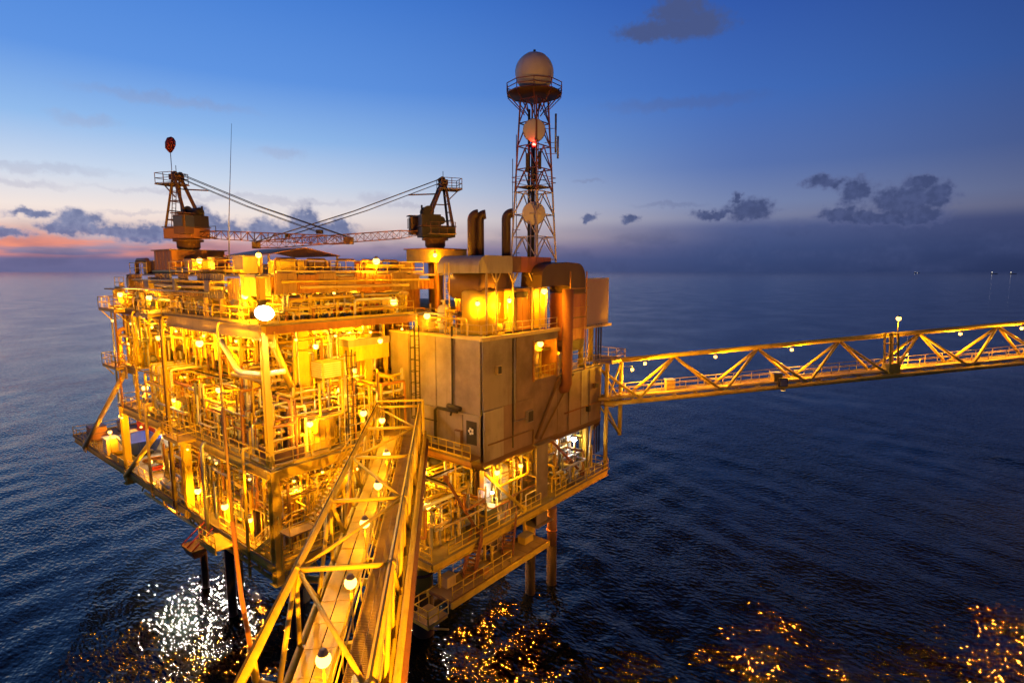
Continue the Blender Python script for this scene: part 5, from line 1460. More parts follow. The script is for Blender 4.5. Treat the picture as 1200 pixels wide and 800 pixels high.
def tray(p0, p1, label, group=None):
    p0, p1 = Vector(p0), Vector(p1)
    t = thing('cable_tray', label, 'cable tray', p0, group)
    d, sd, u = MB().frame(p0, p1)
    for s in (-.2, .2):
        MB().bar(p0 + sd * s, p1 + sd * s, .03, .12).build('side_rail', GALV, t)
    L = (p1 - p0).length
    rm = cached('trung', lambda: MB().box((0, 0, 0), (.04, .38, .03)).mesh('tray_rung', GALV))
    n = int(L / .7)
    for k in range(n):
        inst(rm, 'tray_rung', t, p0.lerp(p1, (k + .5) / n), (0, 0, math.atan2(d.y, d.x)))
    MB().tube([p0 + Vector((0, 0, .06)), p1 + Vector((0, 0, .06))], .07, 6).build('cable', DARK, t)
    return t

def clutter(where, x0, y0, x1, y1, z, h, seed, npipe, nv=2, nh=2, npump=4, nman=3, ncab=3, ntray=2, nkeep=20):
    g = random.Random(seed)
    U = g.uniform
    grp = lambda s: '%s on the %s' % (s, where)
    for i in range(nv):
        m = g.choice([CREAM, WHITE, ALU, YEL])
        vessel_v(U(x0 + .8, x1 - .5), U(y0 + 1, y1 - 1), z, U(.38, .7), U(.55, .82) * h, m, '%s upright vessel among the pipes on the %s' % (MNAME[m.name], where), grp('upright vessels'))
    for i in range(nh):
        m = g.choice([CREAM, GALV, YEL])
        r = U(.4, .75)
        vessel_h(U(x0 + 1.5, x1 - 1), U(y0 + 2, y1 - 2), z, min(r, h * .25), U(2.2, 4), g.choice('xy'), m, '%s horizontal vessel on saddles on the %s' % (MNAME[m.name], where), grp('horizontal vessels'))
    for i in range(npump):
        m = g.choice([ORNG, GALV, YEL, RED])
        pump(U(x0 + .8, x1), U(y0 + .5, y1), z, g.choice('xy'), m, 'pump skid with %s motor on the %s' % (MNAME[m.name], where), grp('pump skids'))
    for i in range(nman):
        m = g.choice([YEL, CREAM, YEL, WHITE])
        manifold(U(x0 + .5, x1 - 1), U(y0 + .5, y1 - 2.5), z, g.choice('xy'), g.randint(4, 7), U(.4, .75) * h, m, '%s valve manifold with handwheels on the %s' % (MNAME[m.name], where), grp('valve manifolds'))
    for i in range(ncab):
        m = g.choice([CREAM, YEL, GREY, WHITE])
        cabinet(U(x0 + .3, x1), U(y0 + .5, y1), z, U(.4, .8), U(.7, 1.4), min(h * .55, U(1.1, 1.9)), m, '%s control cabinet on the %s' % (MNAME[m.name], where), grp('control cabinets'))
    for i in range(ntray):
        if g.random() < .5:
            x = U(x0, x1); tray((x, y0, z + h * U(.8, .93)), (x, y1, z + h * .9), 'cable tray high on the %s' % where, grp('cable trays'))
        else:
            y = U(y0, y1); tray((x0, y, z + h * U(.8, .93)), (x1, y, z + h * .9), 'cable tray high on the %s' % where, grp('cable trays'))
    for i in range(npipe):
        r = g.choice([.05, .05, .07, .07, .09, .09, .12, .16, .22])
        m = g.choice(PM)
        x, y = U(x0 + .1, x1), U(y0 + .1, y1)
        zz = z + U(.25, .92) * h
        pts = [Vector((x, y, z))]
        kind = g.random()
        if kind < .22:
            pts.append(Vector((x, y, z + h * U(.6, .97))))
        else:
            pts.append(Vector((x, y, zz)))
            axd = g.choice('xy')
            for k in range(g.randint(1, 3)):
                p = pts[-1].copy()
                if axd == 'x':
                    p.x = min(max(p.x + g.choice((-1, 1)) * U(1.2, 5), x0), x1)
                else:
                    p.y = min(max(p.y + g.choice((-1, 1)) * U(1.5, 7), y0), y1)
                if (p - pts[-1]).length > .5:
                    pts.append(p)
                axd = 'x' if axd == 'y' else 'y'
                if g.random() < .35:
                    p = pts[-1].copy(); p.z = z + U(.3, .95) * h
                    if abs(p.z - pts[-1].z) > .4:
                        pts.append(p)
            p = pts[-1].copy(); p.z = z + (0.02 if g.random() < .5 else h * .97); pts.append(p)
        if i < nkeep:
            pipe(pts, max(r, .07), m, where, grp('process pipes'))
        else:
            tangle_pipe(pts, min(r, .12), m)
clutter('cellar deck', 0.2, 1.2, 12.5, 14.5, ZC, 5.7, 11, 110, 3, 2, 6, 5, 4, 3)
clutter('far cellar deck', 0.3, 15, 12.5, 23.5, ZC, 5.7, 12, 110, 3, 2, 5, 5, 4, 3)
clutter('lower right deck', 8.5, -6.8, 29, 1.8, ZC, 4.8, 13, 90, 1, 2, 6, 5, 3, 3)
clutter('main deck', 0.6, 2.0, 11.5, 14.5, ZM, 4.2, 14, 130, 3, 2, 6, 7, 4, 2)
clutter('far main deck', 0.2, 15, 13, 29.5, ZM, 4.2, 15, 130, 3, 2, 5, 7, 4, 3)
clutter('mezzanine', 5.8, 7.2, 14.8, 18, ZZ, 5.4, 16, 120, 3, 1, 3, 6, 3, 3)
clutter('far mezzanine', 5.8, 18.5, 14.8, 29.5, ZZ, 5.4, 17, 90, 2, 1, 3, 4, 3, 3)
clutter('left balcony', -0.2, 26.2, 4.8, 31.8, ZZ, 5.2, 18, 50, 3, 0, 1, 2, 2, 1)
clutter('upper deck', 0.8, 5.5, 12.8, 29.5, ZU, 2.0, 19, 170, 2, 3, 8, 12, 8, 3)
clutter('front upper deck', 1.5, 1.6, 13, 5.2, ZU, 1.9, 20, 90, 1, 1, 4, 6, 4, 1)
clutter('far left upper deck', -0.2, 25, 5, 31.4, ZU, 1.7, 21, 30, 1, 0, 1, 2, 3, 0)
clutter('module top', 13.4, -6.6, 17, 2.5, ZP, 3.2, 22, 12, 1, 0, 1, 1, 1, 0, 6)
for a in (('main deck', 0.0, 0.9, 12, 5.5, ZM, 5.5, 31, 60), ('main deck', 0.0, 4, 2.2, 24, ZM, 3.4, 32, 60), ('main deck', 2.4, 6, 5.2, 26, 23.0, 4.6, 33, 45), ('main deck', 3.4, 3.6, 12, 6.2, 23.2, 4.4, 34, 45),
          ('cellar deck', 0.2, 0.8, 6, 5, ZC, 5.5, 35, 40), ('cellar deck', 0.0, 5, 1.8, 22, ZC, 4.5, 36, 45), ('lower right deck', 6.8, -7.6, 13, -1, ZC, 3.6, 37, 50), ('lower right deck', 13, -7.6, 31, -5, ZC, 3.0, 38, 30),
          ('cellar extension', 8, 32, 12.5, 50, ZC, 3.0, 39, 30), ('roof deck', 1.0, 4, 15, 28, ZR, 1.0, 40, 50)):
    clutter(*a, 0, 0, 0, 0, 0, 0, 0)
tk = None
vs_, fs_, ms_, sm_ = [], [], [], []
slots = []
for k_, (b_, m_) in TANGLE.items():
    o_ = len(vs_); slots.append(m_)
    vs_ += [tuple(p) for p in b_.v]; fs_ += [[i + o_ for i in f] for f in b_.f]; ms_ += [len(slots) - 1] * len(b_.f); sm_ += b_.sm
me_ = bpy.data.meshes.new('small_bore_pipework'); me_.from_pydata(vs_, [], fs_)
for m_ in slots:
    me_.materials.append(m_)
me_.polygons.foreach_set('material_index', ms_); me_.polygons.foreach_set('use_smooth', sm_)
tk = bpy.data.objects.new('small_bore_pipework', me_); COL.objects.link(tk)
tag(tk, 'fine tangle of small bore pipes filling the decks', 'pipework'); tk['kind'] = 'stuff'
# big overhead runs that stand out
pipe([(XL + .5, 8.1, 27.2), (XL + .2, 4.6, 24.9), (XL + .2, 3.9, 24.7), (XL + .5, 1.2, 24.85), (1.2, 1.1, 24.9)], 0.2, WHITE, 'main deck', None, False, 'white slanting pipe dropping in front of the tall corner post')
pipe([(1.0, 1.4, 24.3), (XL + .6, 1.4, 24.3), (XL + .6, 6.5, 24.3), (2.6, 6.5, 24.3)], 0.14, CREAM, 'main deck', None, True, 'cream looped pipe under the white slanting pipe')
for k in range(7):
    pipe([(1.2 + k * .0, 6.0 + k * .35, ZM), (1.2, 6.0 + k * .35, ZM + 6.0 + .25 * (k % 3)), (5.0, 6.0 + k * .35, ZM + 6.0 + .25 * (k % 3))], .07 + .03 * (k % 2), PM[k], 'main deck', 'riser bank on the main deck', True,
         'one riser of the close pipe bank left of the corner')
for k in range(8):
    pipe([(0.6, 20.5 + k * .75, ZM), (0.6, 20.5 + k * .75, ZM + 4.6), (4.5, 20.5 + k * .75, ZM + 4.6)], .12, YEL if k % 2 else WHITE, 'far main deck', 'lit riser row at the far left', True, 'riser of the brightly lit pipe row at far left')
for k in range(6):
    pipe([(7.0 + k * .75, 5.6, ZM), (7.0 + k * .75, 5.6, ZU - .5)], .09 + .04 * (k % 3), PM[k], 'main deck', 'tall riser row beside the caged ladder', True, 'tall riser in the row behind the dark ladder')
hd = thing('pipe_header', 'thick horizontal header pipe across the main deck bays', 'pipe', (3.6, 7, 23))
MB().tube([(3.6, 5, 24.2), (3.6, 29, 24.2)], .34, 14).build('run', ORNG, hd)
for k in range(6):
    MB().tube([(3.6, 7 + k * 4, 24.2 - .06), (3.6, 7 + k * 4 + .12, 24.2 - .06)], .5, 14).build('flange', ORNG, hd)
for k, (x, y, r, h, lb) in enumerate(((15.4, -5.3, .62, 3.9, 'left of the two tall white tanks on the lower right deck'), (16.9, -6.0, .62, 3.9, 'right of the two tall white tanks on the lower right deck'),
                                      (26.6, -4.6, .7, 4.2, 'bright white upright tank near the tip of the lower right deck'))):
    vessel_v(x, y, ZC, r, h, WHITE, lb)
gb = cabinet(13.8, -6.7, ZC, 1.4, 1.7, 1.2, GREEN, 'squat green cabinet left of the white tanks')
wr = thing('parts_rack', 'white framed rack on the lower right deck under the module', 'rack', (11.6, -6.4, ZC))
for (dx, dy) in ((0, 0), (1.8, 0), (0, 1.1), (1.8, 1.1)):
    MB().bar((10.8 + dx, -6.8 + dy, ZC), (10.8 + dx, -6.8 + dy, ZC + 1.8), .1).build('post', WHITE, wr)
for z in (.5, 1.1, 1.75):
    MB().span((10.75, -6.85, ZC + z), (12.65, -5.65, ZC + z + .06)).build('shelf', WHITE, wr)
# yellow clad tank house with silver roof on the main deck
th = thing('insulated_tank', 'round yellow tank with silver conical roof on the main deck', 'tank', (4.4, 1.9, ZM))
n_ = 18
for k in range(n_):
    a0 = 2 * math.pi * (k + .5) / n_
    MB().box((4.4 + 1.12 * math.cos(a0), 2.2 + 1.12 * math.sin(a0), ZM + 1.3), (.08, 2 * 1.12 * math.tan(math.pi / n_) - .03, 2.3), a0).build('stave', YEL, th)
MB().lathe([(1.05, .1), (1.05, 2.4), (1.3, 2.42), (1.28, 2.5), (.4, 2.95), (0, 3.0)], (4.4, 2.2, ZM), n_).build('roof', ALU, th)
# open basket at the near corner, with its rails
bk = thing('cargo_basket', 'open dark cargo basket on the main deck near the corner', 'basket', (1.0, 1.6, ZM))
MB().span((0.0, 0.9, ZM + .05), (2.3, 3.2, ZM + .15)).build('floor', DARK, bk)
for a, c in (((0.0, .9), (2.3, .9)), ((0.0, 3.2), (2.3, 3.2)), ((0.0, .9), (0.0, 3.2)), ((2.3, .9), (2.3, 3.2))):
    MB().bar((a[0], a[1], ZM + .5), (c[0], c[1], ZM + .5), .05, .8).build('side', BROWN, bk)
    MB().bar((a[0], a[1], ZM + .95), (c[0], c[1], ZM + .95), .1).build('rim', CREAM, bk)
# yellow crate module left of the grey module
cm = thing('yellow_module', 'yellow box module with grey top left of the grey module', 'module', (10, 4.6, 24.2))
MB().span((8.2, 3.4, 24.4), (12.4, 7.2, 25.7)).build('body', YEL, cm)
MB().span((8.1, 3.3, 25.7), (12.45, 7.3, 26.3)).build('top', GREY, cm)
for (x, y) in ((8.4, 3.6), (12.2, 3.6), (8.4, 6.9), (12.2, 6.9)):
    MB().bar((x, y, ZM), (x, y, 24.4), .22).build('post', YEL, cm)
ck = thing('cooler_unit', 'white slatted air cooler unit near the caged ladder', 'cooler', (5.6, 2.6, 23.2))
MB().span((4.9, 2.2, 23.6), (6.6, 3.8, 24.9)).build('body', CREAM, ck)
for k in range(7):
    MB().span((4.83, 2.3, 23.7 + k * .17), (4.89, 3.7, 23.78 + k * .17)).build('slat', WHITE, ck)
    MB().span((5.0, 2.13, 23.7 + k * .17), (6.5, 2.19, 23.78 + k * .17)).build('slat', WHITE, ck)
for (x, y) in ((5.0, 2.3), (6.5, 2.3), (5.0, 3.7), (6.5, 3.7)):
    MB().bar((x, y, ZM), (x, y, 23.6), .14).build('post', YEL, ck)

def rack(label, x0, y0, x1, y1, z0, z1, levels=3, m=YEL, along='y'):
    t = thing('pipe_rack', label, 'pipe rack', ((x0 + x1) / 2, (y0 + y1) / 2, z0))
    nb = max(1, round((y1 - y0 if along == 'y' else x1 - x0) / 2.4))
    for k in range(nb + 1):
        for s_ in (0, 1):
            x, y = (x0 if s_ == 0 else x1, y0 + (y1 - y0) * k / nb) if along == 'y' else (x0 + (x1 - x0) * k / nb, y0 if s_ == 0 else y1)
            MB().bar((x, y, z0), (x, y, z1), .16).build('post', m, t)
    for l in range(levels):
        z = z0 + (z1 - z0) * (l + 1) / levels - .1
        for k in range(nb + 1):
            a, c = ((x0, y0 + (y1 - y0) * k / nb, z), (x1, y0 + (y1 - y0) * k / nb, z)) if along == 'y' else ((x0 + (x1 - x0) * k / nb, y0, z), (x0 + (x1 - x0) * k / nb, y1, z))
            MB().bar(a, c, .12, .16).build('beam', m, t)
        for s_ in (0, 1):
            a, c = ((x0 if s_ == 0 else x1, y0, z), (x0 if s_ == 0 else x1, y1, z)) if along == 'y' else ((x0, y0 if s_ == 0 else y1, z), (x1, y0 if s_ == 0 else y1, z))
            MB().bar(a, c, .1, .16).build('stringer', m, t)
        w = (x1 - x0) if along == 'y' else (y1 - y0)
        np_ = max(2, int(w / .45))
        for k in range(np_):
            if rnd.random() < .8:
                r = rnd.choice((.06, .09, .12, .15)); o = (k + .5) / np_ * w
                a, c = ((x0 + o, y0 - .3, z + .1 + r), (x0 + o, y1 + .3, z + .1 + r)) if along == 'y' else ((x0 - .3, y0 + o, z + .1 + r), (x1 + .3, y0 + o, z + .1 + r))
                MB().tube([a, c], r, 8).build('racked_pipe', rnd.choice(PM), t)
RK = [('pipe rack on the main deck left of the tall corner post', 2.0, 5.0, 3.4, 9.0, ZM, ZM + 3.4, 3, 'y'), ('pipe rack on the main deck behind the raised lamp platform', 3.6, 10.0, 4.9, 16.0, ZM, ZM + 3.8, 3, 'y'),
      ('pipe rack along the far main deck edge', 1.4, 21.0, 2.6, 28.0, ZM, ZM + 3.6, 3, 'y'), ('pipe rack facing the bridge behind the yellow tank', 6.8, 3.6, 12.0, 4.9, ZM, ZM + 4.4, 3, 'x'),
      ('pipe rack beside the open cargo basket', 3.0, 3.0, 6.6, 4.0, ZM, ZM + 2.6, 2, 'x'), ('tall pipe rack under the front upper deck', 5.6, 5.2, 12.0, 6.3, ZZ, ZU - .8, 3, 'x'),
      ('pipe rack on the gallery under the left upper deck', 5.9, 8.0, 7.2, 16.0, ZZ, ZU - 1.0, 3, 'y'), ('pipe rack on the far gallery under the left upper deck', 5.9, 17.5, 7.2, 25.0, ZZ, ZU - 1.0, 3, 'y'),
      ('high pipe rack hung along the left face below the bright beam', 0.6, 6.5, 1.8, 15.0, ZU - 3.6, ZU - .8, 2, 'y'), ('high pipe rack hung along the far left face', 0.6, 17.0, 1.8, 25.0, ZU - 3.6, ZU - .8, 2, 'y'),
      ('pipe rack on the cellar deck behind the near corner', 1.2, 1.6, 6.0, 2.8, ZC, ZC + 3.8, 3, 'x'), ('pipe rack along the cellar deck edge near the second column', 1.6, 10.5, 2.8, 17.0, ZC, ZC + 4.0, 3, 'y'),
      ('pipe rack along the cellar deck edge near the crossing brace', 1.8, 17.6, 3.0, 22.5, ZC, ZC + 4.0, 3, 'y'), ('pipe rack under the bridge landing on the lower right deck', 7.4, -6.4, 10.4, -5.0, ZC, ZC + 3.0, 2, 'x'),
      ('pipe rack behind the white tanks under the module', 12.0, -2.6, 22.0, -1.4, ZC, ZC + 3.8, 3, 'x'), ('pipe rack at the far tip of the lower right deck', 23.5, -3.6, 30.0, -2.4, ZC, ZC + 3.4, 3, 'x'),
      ('low pipe rack on the upper deck under the left wind wall', 1.0, 7.0, 2.2, 19.0, ZU, ZU + 1.4, 2, 'y'), ('low pipe rack on the upper deck under the tan wind wall', 3.0, 3.4, 12.5, 4.4, ZU, ZU + 1.5, 2, 'x')]
for (lb, x0, y0, x1, y1, z0, z1, lv, al) in RK:
    rack(lb, x0, y0, x1, y1, z0, z1, lv, YEL if rnd.random() < .6 else CREAM, al)

# raised service platforms on the main deck
def service_platform(label, x0, y0, x1, y1, z, zf, m=GRATE):
    t = thing('service_platform', label, 'platform', ((x0 + x1) / 2, (y0 + y1) / 2, zf))
    MB().span((x0, y0, z - .08), (x1, y1, z)).build('grating', m, t)
    for (x, y) in ((x0 + .1, y0 + .1), (x1 - .1, y0 + .1), (x0 + .1, y1 - .1), (x1 - .1, y1 - .1)):
        MB().bar((x, y, zf), (x, y, z - .08), .14).build('post', YEL, t)
    cs = [(x0, y0), (x1, y0), (x1, y1), (x0, y1)]
    for i in range(4):
        a, c = cs[i], cs[(i + 1) % 4]
        for h in (.55, 1.05):
            MB().bar((a[0], a[1], z + h), (c[0], c[1], z + h), .05).build('rail', YEL, t)
        MB().bar((a[0], a[1], z), (a[0], a[1], z + 1.07), .05).build('rail_post', YEL, t)
service_platform('raised grating platform with a lamp left of the corner', 0.4, 9.2, 3.4, 13.0, ZM + 2.4, ZM, GALV)
service_platform('raised platform frame behind the yellow tank', 3.4, 3.6, 7.8, 6.2, ZM + 3.4, ZM)
service_platform('raised platform among the risers at the far left', 0.2, 16.2, 3.4, 19.4, ZM + 2.1, ZM)
service_platform('raised platform over the pumps inside the cellar deck', 1.0, 3.0, 4.4, 6.6, ZC + 2.6, ZC)
service_platform('green floored platform over the cellar deck edge', 0.2, 6.8, 3.2, 10.0, ZC + 1.2, ZC, GREEN)

# ------------------------------------------------------------------ stairs
def stairs(label, p0, p1, w, m=YEL, tm_=GRATE, rails=True):
    p0, p1 = Vector(p0), Vector(p1)          # top and foot
    t = thing('stairway', label, 'stairs', p1)
    d = Vector((p1.x - p0.x, p1.y - p0.y, 0)).normalized(); sd = Vector((-d.y, d.x, 0))
    n = max(4, int((p0.z - p1.z) / .24))
    tr = cached(('tread', w, tm_.name), lambda: MB().box((0, 0, 0), (.27, w, .05)).mesh('tread', tm_))
    for k in range(n):
        inst(tr, 'tread', t, p0.lerp(p1, (k + .5) / n), (0, 0, math.atan2(d.y, d.x)))
    for s in (-1, 1):
        o = sd * s * (w / 2 + .05)
        MB().bar(p0 + o, p1 + o, .06, .3).build('stringer', m, t)
        if rails:
            for h in (.6, 1.05):
                MB().tube([p0 + o + Vector((0, 0, h)), p1 + o + Vector((0, 0, h))], .04, 6).build('hand_rail', m, t)
            pm_ = post_mesh(m)
            for k in range(5):
                inst(pm_, 'post', t, p0.lerp(p1, k / 4) + o)
    return t
stairs('yellow stairway from the main deck down beside the bridge', (5.4, -1.2, ZM), (1.3, -1.2, 13.9), 1.3, YEL, CREAM)
lamp('added fill lamp beside the yellow stairway', (4.6, -2.2, 17.4), 60, 'wall', arm=(0, 1.6), r=.14)  # lamp added to brighten the stairway
ld = tag(MB().span((-0.6, -1.7, 13.78), (1.4, -.3, 13.9)).build('stair_landing', GRATE), 'small landing at the foot of the yellow stairway', 'landing')
for (x, y) in ((-.5, -1.6), (-.5, -.4), (1.3, -1.6)):
    MB().bar((x, y, 11.0 if y > -1 else 13.0), (x, y, 13.78), .12).build('post', YEL, ld)
handrail('handrail round the small stair landing', (-.55, -1.65, 13.9), (1.35, -1.65, 13.9), toe=False)
stairs('second yellow stairway from the landing down to the cellar deck', (-.1, -.3, 13.9), (-.1, 3.2, ZC), .9)
stairs('rusty stairs right of the thick leg down to the landing', (11.3, -8.2, ZC), (9.6, -8.9, 8.85), .8, RUST, ORNG)
stairs('rusty stairs in the middle of the lower right deck', (15.8, -8.0, ZC), (14.2, -8.9, 8.85), .8, RUST, ORNG)
stairs('inner stairway between main deck and mezzanine', (5.3, 12, ZZ), (5.0, 16.5, ZM), 1.0)
bl_ = tag(MB().span((6.6, -10.0, 8.65), (18.5, -7.6, 8.85)).build('boat_landing', BROWN), 'low boat landing platform beneath the lower right deck', 'landing')
for a, c in (((6.6, -10.05), (18.5, -10.05)), ((6.6, -7.55), (18.5, -7.55))):
    MB().bar((a[0], a[1], 8.6), (c[0], c[1], 8.6), .2, .42).build('edge_beam', YEL, bl_)
for x in (7.4, 12.4, 17.6):
    MB().bar((x, -8.0, 8.8), (x, -8.0, ZC - .9), .18).build('hanger', YEL, bl_)
for k in range(12):
    MB().span((6.7 + k * .98, -9.9, 8.855), (6.7 + k * .98 + .94, -7.7, 8.885)).build('grating', GRATE, bl_)
handrail('cream handrail on the far edge of the boat landing', (9.0, -7.8, 8.89), (16.0, -7.8, 8.89), m=CREAM, gap=.9)
bo = thing('mooring_post', 'yellow mooring post on the boat landing', 'bollard', (12.6, -8.6, 8.89))
MB().tube([(12.6, -8.6, 8.89), (12.6, -8.6, 9.9)], .14, 12).build('post', YEL, bo)
MB().ball((12.6, -8.6, 10.0), .2, 12, 8).build('head', YEL, bo)
# hanging trough under the left edge
ht = thing('hanging_trough', 'rust brown trough hanging on red stays below the left deck edge', 'trough', (-2.0, 11, 8.2))
lo_ = [(-2.3, 10.3, 8.9), (-1.6, 10.3, 8.9), (-1.6, 11.9, 8.9), (-2.3, 11.9, 8.9)]
hi_ = [(-2.6, 10.0, 9.7), (-1.2, 10.0, 9.7), (-1.2, 12.2, 9.7), (-2.6, 12.2, 9.7)]
MB().hexa([Vector(p) for p in lo_], [Vector(p) for p in hi_]).build('body', BROWN, ht)
for p, q in (((-2.5, 10.1, 9.7), (-.7, 10.2, 11.1)), ((-2.5, 12.1, 9.7), (-.7, 11.9, 11.1)), ((-2.5, 11.1, 9.7), (-.7, 11.1, 11.2))):
    MB().tube([p, q], .06, 6).build('stay', RED, ht)
op = thing('outboard_platform', 'small yellow railed platform outboard of the left cellar edge', 'platform', (-1.6, 7.5, 10.9))
MB().span((-2.4, 6.0, 10.95), (-.85, 9.0, 11.05)).build('grating', YEL, op)
MB().bar((-2.3, 6.1, 10.8), (-2.3, 8.9, 10.8), .12, .3).build('edge_beam', YEL, op)
handrail('handrail on the small platform outboard of the left cellar edge', (-2.35, 6.05, 11.05), (-2.35, 8.95, 11.05), gap=.7)

def balcony(label, x0, y0, x1, y1, z):
    t = thing('outboard_balcony', label, 'balcony', ((x0 + x1) / 2, (y0 + y1) / 2, z - .4))
    MB().span((x0, y0, z - .08), (x1, y1, z)).build('grating', GRATE, t)
    MB().bar((x0 + .06, y0, z - .2), (x0 + .06, y1, z - .2), .12, .22).build('edge_beam', YEL, t)
    for y in (y0 + .1, y1 - .1):
        MB().bar((x0 + .1, y, z - .2), (x1 + .1, y, z - 1.3), .1).build('bracket', YEL, t)
        MB().bar((x0 + .1, y, z - .2), (x1, y, z - .2), .1, .2).build('cantilever', YEL, t)
    cs = [(x1, y0), (x0, y0), (x0, y1), (x1, y1)]
    for a, c in zip(cs[:-1], cs[1:]):
        for h in (.55, 1.08):
            MB().bar((a[0], a[1], z + h), (c[0], c[1], z + h), .06).build('rail', YEL, t)
        n = max(1, round(math.hypot(c[0] - a[0], c[1] - a[1]) / 1.1))
        for k in range(n + 1):
            x, y = a[0] + (c[0] - a[0]) * k / n, a[1] + (c[1] - a[1]) * k / n
            MB().bar((x, y, z), (x, y, z + 1.08), .05).build('rail_post', YEL, t)
balcony('railed balcony hung off the far left upper deck', -1.7, 26.8, XL, 31.6, ZU)
balcony('railed balcony hung off the far left mezzanine', -1.6, 28.2, XL, 32.4, ZZ)
balcony('railed balcony hung off the main deck half way left', -2.2, 12.2, XL, 15.4, ZM)
balcony('railed balcony hung off the upper deck below the long wind wall', -1.9, 17.6, XL, 20.4, ZU)
for i, (y, z0, z1, r, m_) in enumerate(((3.4, 9.4, ZM + .6, .11, YEL), (6.2, ZM - .2, ZU - .5, .09, CREAM), (10.4, 9.8, ZM - .4, .16, GALV), (16.8, ZC - .4, ZU - .6, .12, YEL), (17.3, ZC - .4, ZU - .6, .08, BROWN), (22.6, ZC - .3, ZM + 1.0, .13, CREAM), (24.1, ZM - .3, ZU - .5, .1, YEL), (28.9, ZM, ZU - .2, .1, ORNG))):
    t = thing('outboard_riser', ['first', 'second', 'third', 'fourth', 'fifth', 'sixth', 'seventh', 'eighth'][i] + ' upright riser clamped outside the left face, counted from the corner', 'pipe', (XL - .3, y, z0))
    MB().tube([(XL + .3, y, z1 + .3), (XL - .2, y, z1 + .3), (XL - .3, y, z1), (XL - .3, y, z0)], r, 10).build('run', m_, t)
    for z in (z0 + .8, (z0 + z1) / 2, z1 - .8):
        MB().box((XL - .15, y, z), (.4, r * 3, .08)).build('clamp', GALV, t)
for i, (x, y, r) in enumerate(((2.4, 3.0, .35), (4.2, 7.2, .28), (2.2, 14.6, .4), (4.8, 18.5, .3), (2.6, 21.4, .33), (4.4, 26.0, .3))):
    t = thing('caisson', ['first', 'second', 'third', 'fourth', 'fifth', 'sixth'][i] + ' dark caisson below the left cellar deck, counted from the corner', 'caisson', (x, y, -4))
    MB().tube([(x, y, ZC - .2), (x, y, -4)], r, 12).build('pipe', GROWTH_SHADE, t)  # dark growth colour also paints in the shade below the deck
    MB().tube([(x, y, 7.0), (x, y, 7.3)], r * 1.25, 12).build('guide', BROWN, t)
for j, (x, lb) in enumerate(((0.4, 'yellow lattice truss hung under the left edge of the cellar deck'), (3.4, 'inner lattice truss hung under the cellar deck'))):
    t = thing('underdeck_truss', lb, 'truss', (x, 2, 8.6))
    MB().tube([(x, 1.0, 8.7), (x, 29.5, 8.7)], .14, 10).build('bottom_chord', YEL, t)
    for k in range(9):
        y = 1.6 + 3.2 * k
        MB().tube([(x, y, 8.7), (x, y + 1.6, ZC - .85)], .09, 8).build('diagonal', YEL, t)
        MB().tube([(x, y + 1.6, ZC - .85), (x, y + 3.2, 8.7)], .09, 8).build('diagonal', YEL, t)
uw = tag(MB().span((0.6, 1.2, 8.82), (2.2, 14.0, 8.9)).build('underdeck_walkway', GRATE), 'narrow walkway slung under the near corner of the cellar deck', 'walkway')
for y in (1.6, 5.6, 9.6, 13.6):
    MB().bar((2.1, y, 8.8), (2.1, y, ZC - .7), .1).build('hanger', YEL, uw)
handrail('handrail along the walkway slung under the cellar deck', (0.65, 1.3, 8.9), (0.65, 13.9, 8.9), gap=1.4, toe=False)
for i, y in enumerate((19.6, 21.2)):
    t = thing('raft_canister', ['nearer', 'farther'][i] + ' white life raft canister at the left cellar edge', 'canister', (XL + .35, y, ZC + .4))
    MB().lathe([(0, -.62), (.25, -.6), (.33, -.52), (.33, .52), (.25, .6), (0, .62)], (XL + .45, y, ZC + .85), 16, (0, 1, 0)).build('shell', WHITE, t)
    for dy in (-.35, .35):
        MB().box((XL + .45, y + dy, ZC + .28), (.5, .08, .52)).build('cradle', GALV, t)
# clutter on the boat landing
for i, (x, y, sx, sy, sz, m_) in enumerate(((8.0, -8.3, .9, .7, .8, CREAM), (10.9, -9.2, .6, .6, .5, ORNG), (17.0, -8.6, 1.2, .8, .6, YEL))):
    t = thing('deck_locker', ['cream locker at the near end of the boat landing', 'orange chest between the rusty stairs on the landing', 'yellow locker at the far end of the boat landing'][i], 'locker', (x, y, 8.89))
    MB().box((x, y, 8.9 + sz / 2), (sx, sy, sz)).build('body', m_, t)
    MB().box((x, y, 8.93 + sz), (sx * 1.06, sy * 1.06, .06)).build('lid', GREY, t)
handrail('yellow handrail along the outer edge of the boat landing', (6.8, -9.95, 8.89), (13.4, -9.95, 8.89), gap=1.1, toe=False)
balcony('lower yellow step platform at the left end of the boat landing', 4.6, -9.8, 6.5, -7.8, 8.0)

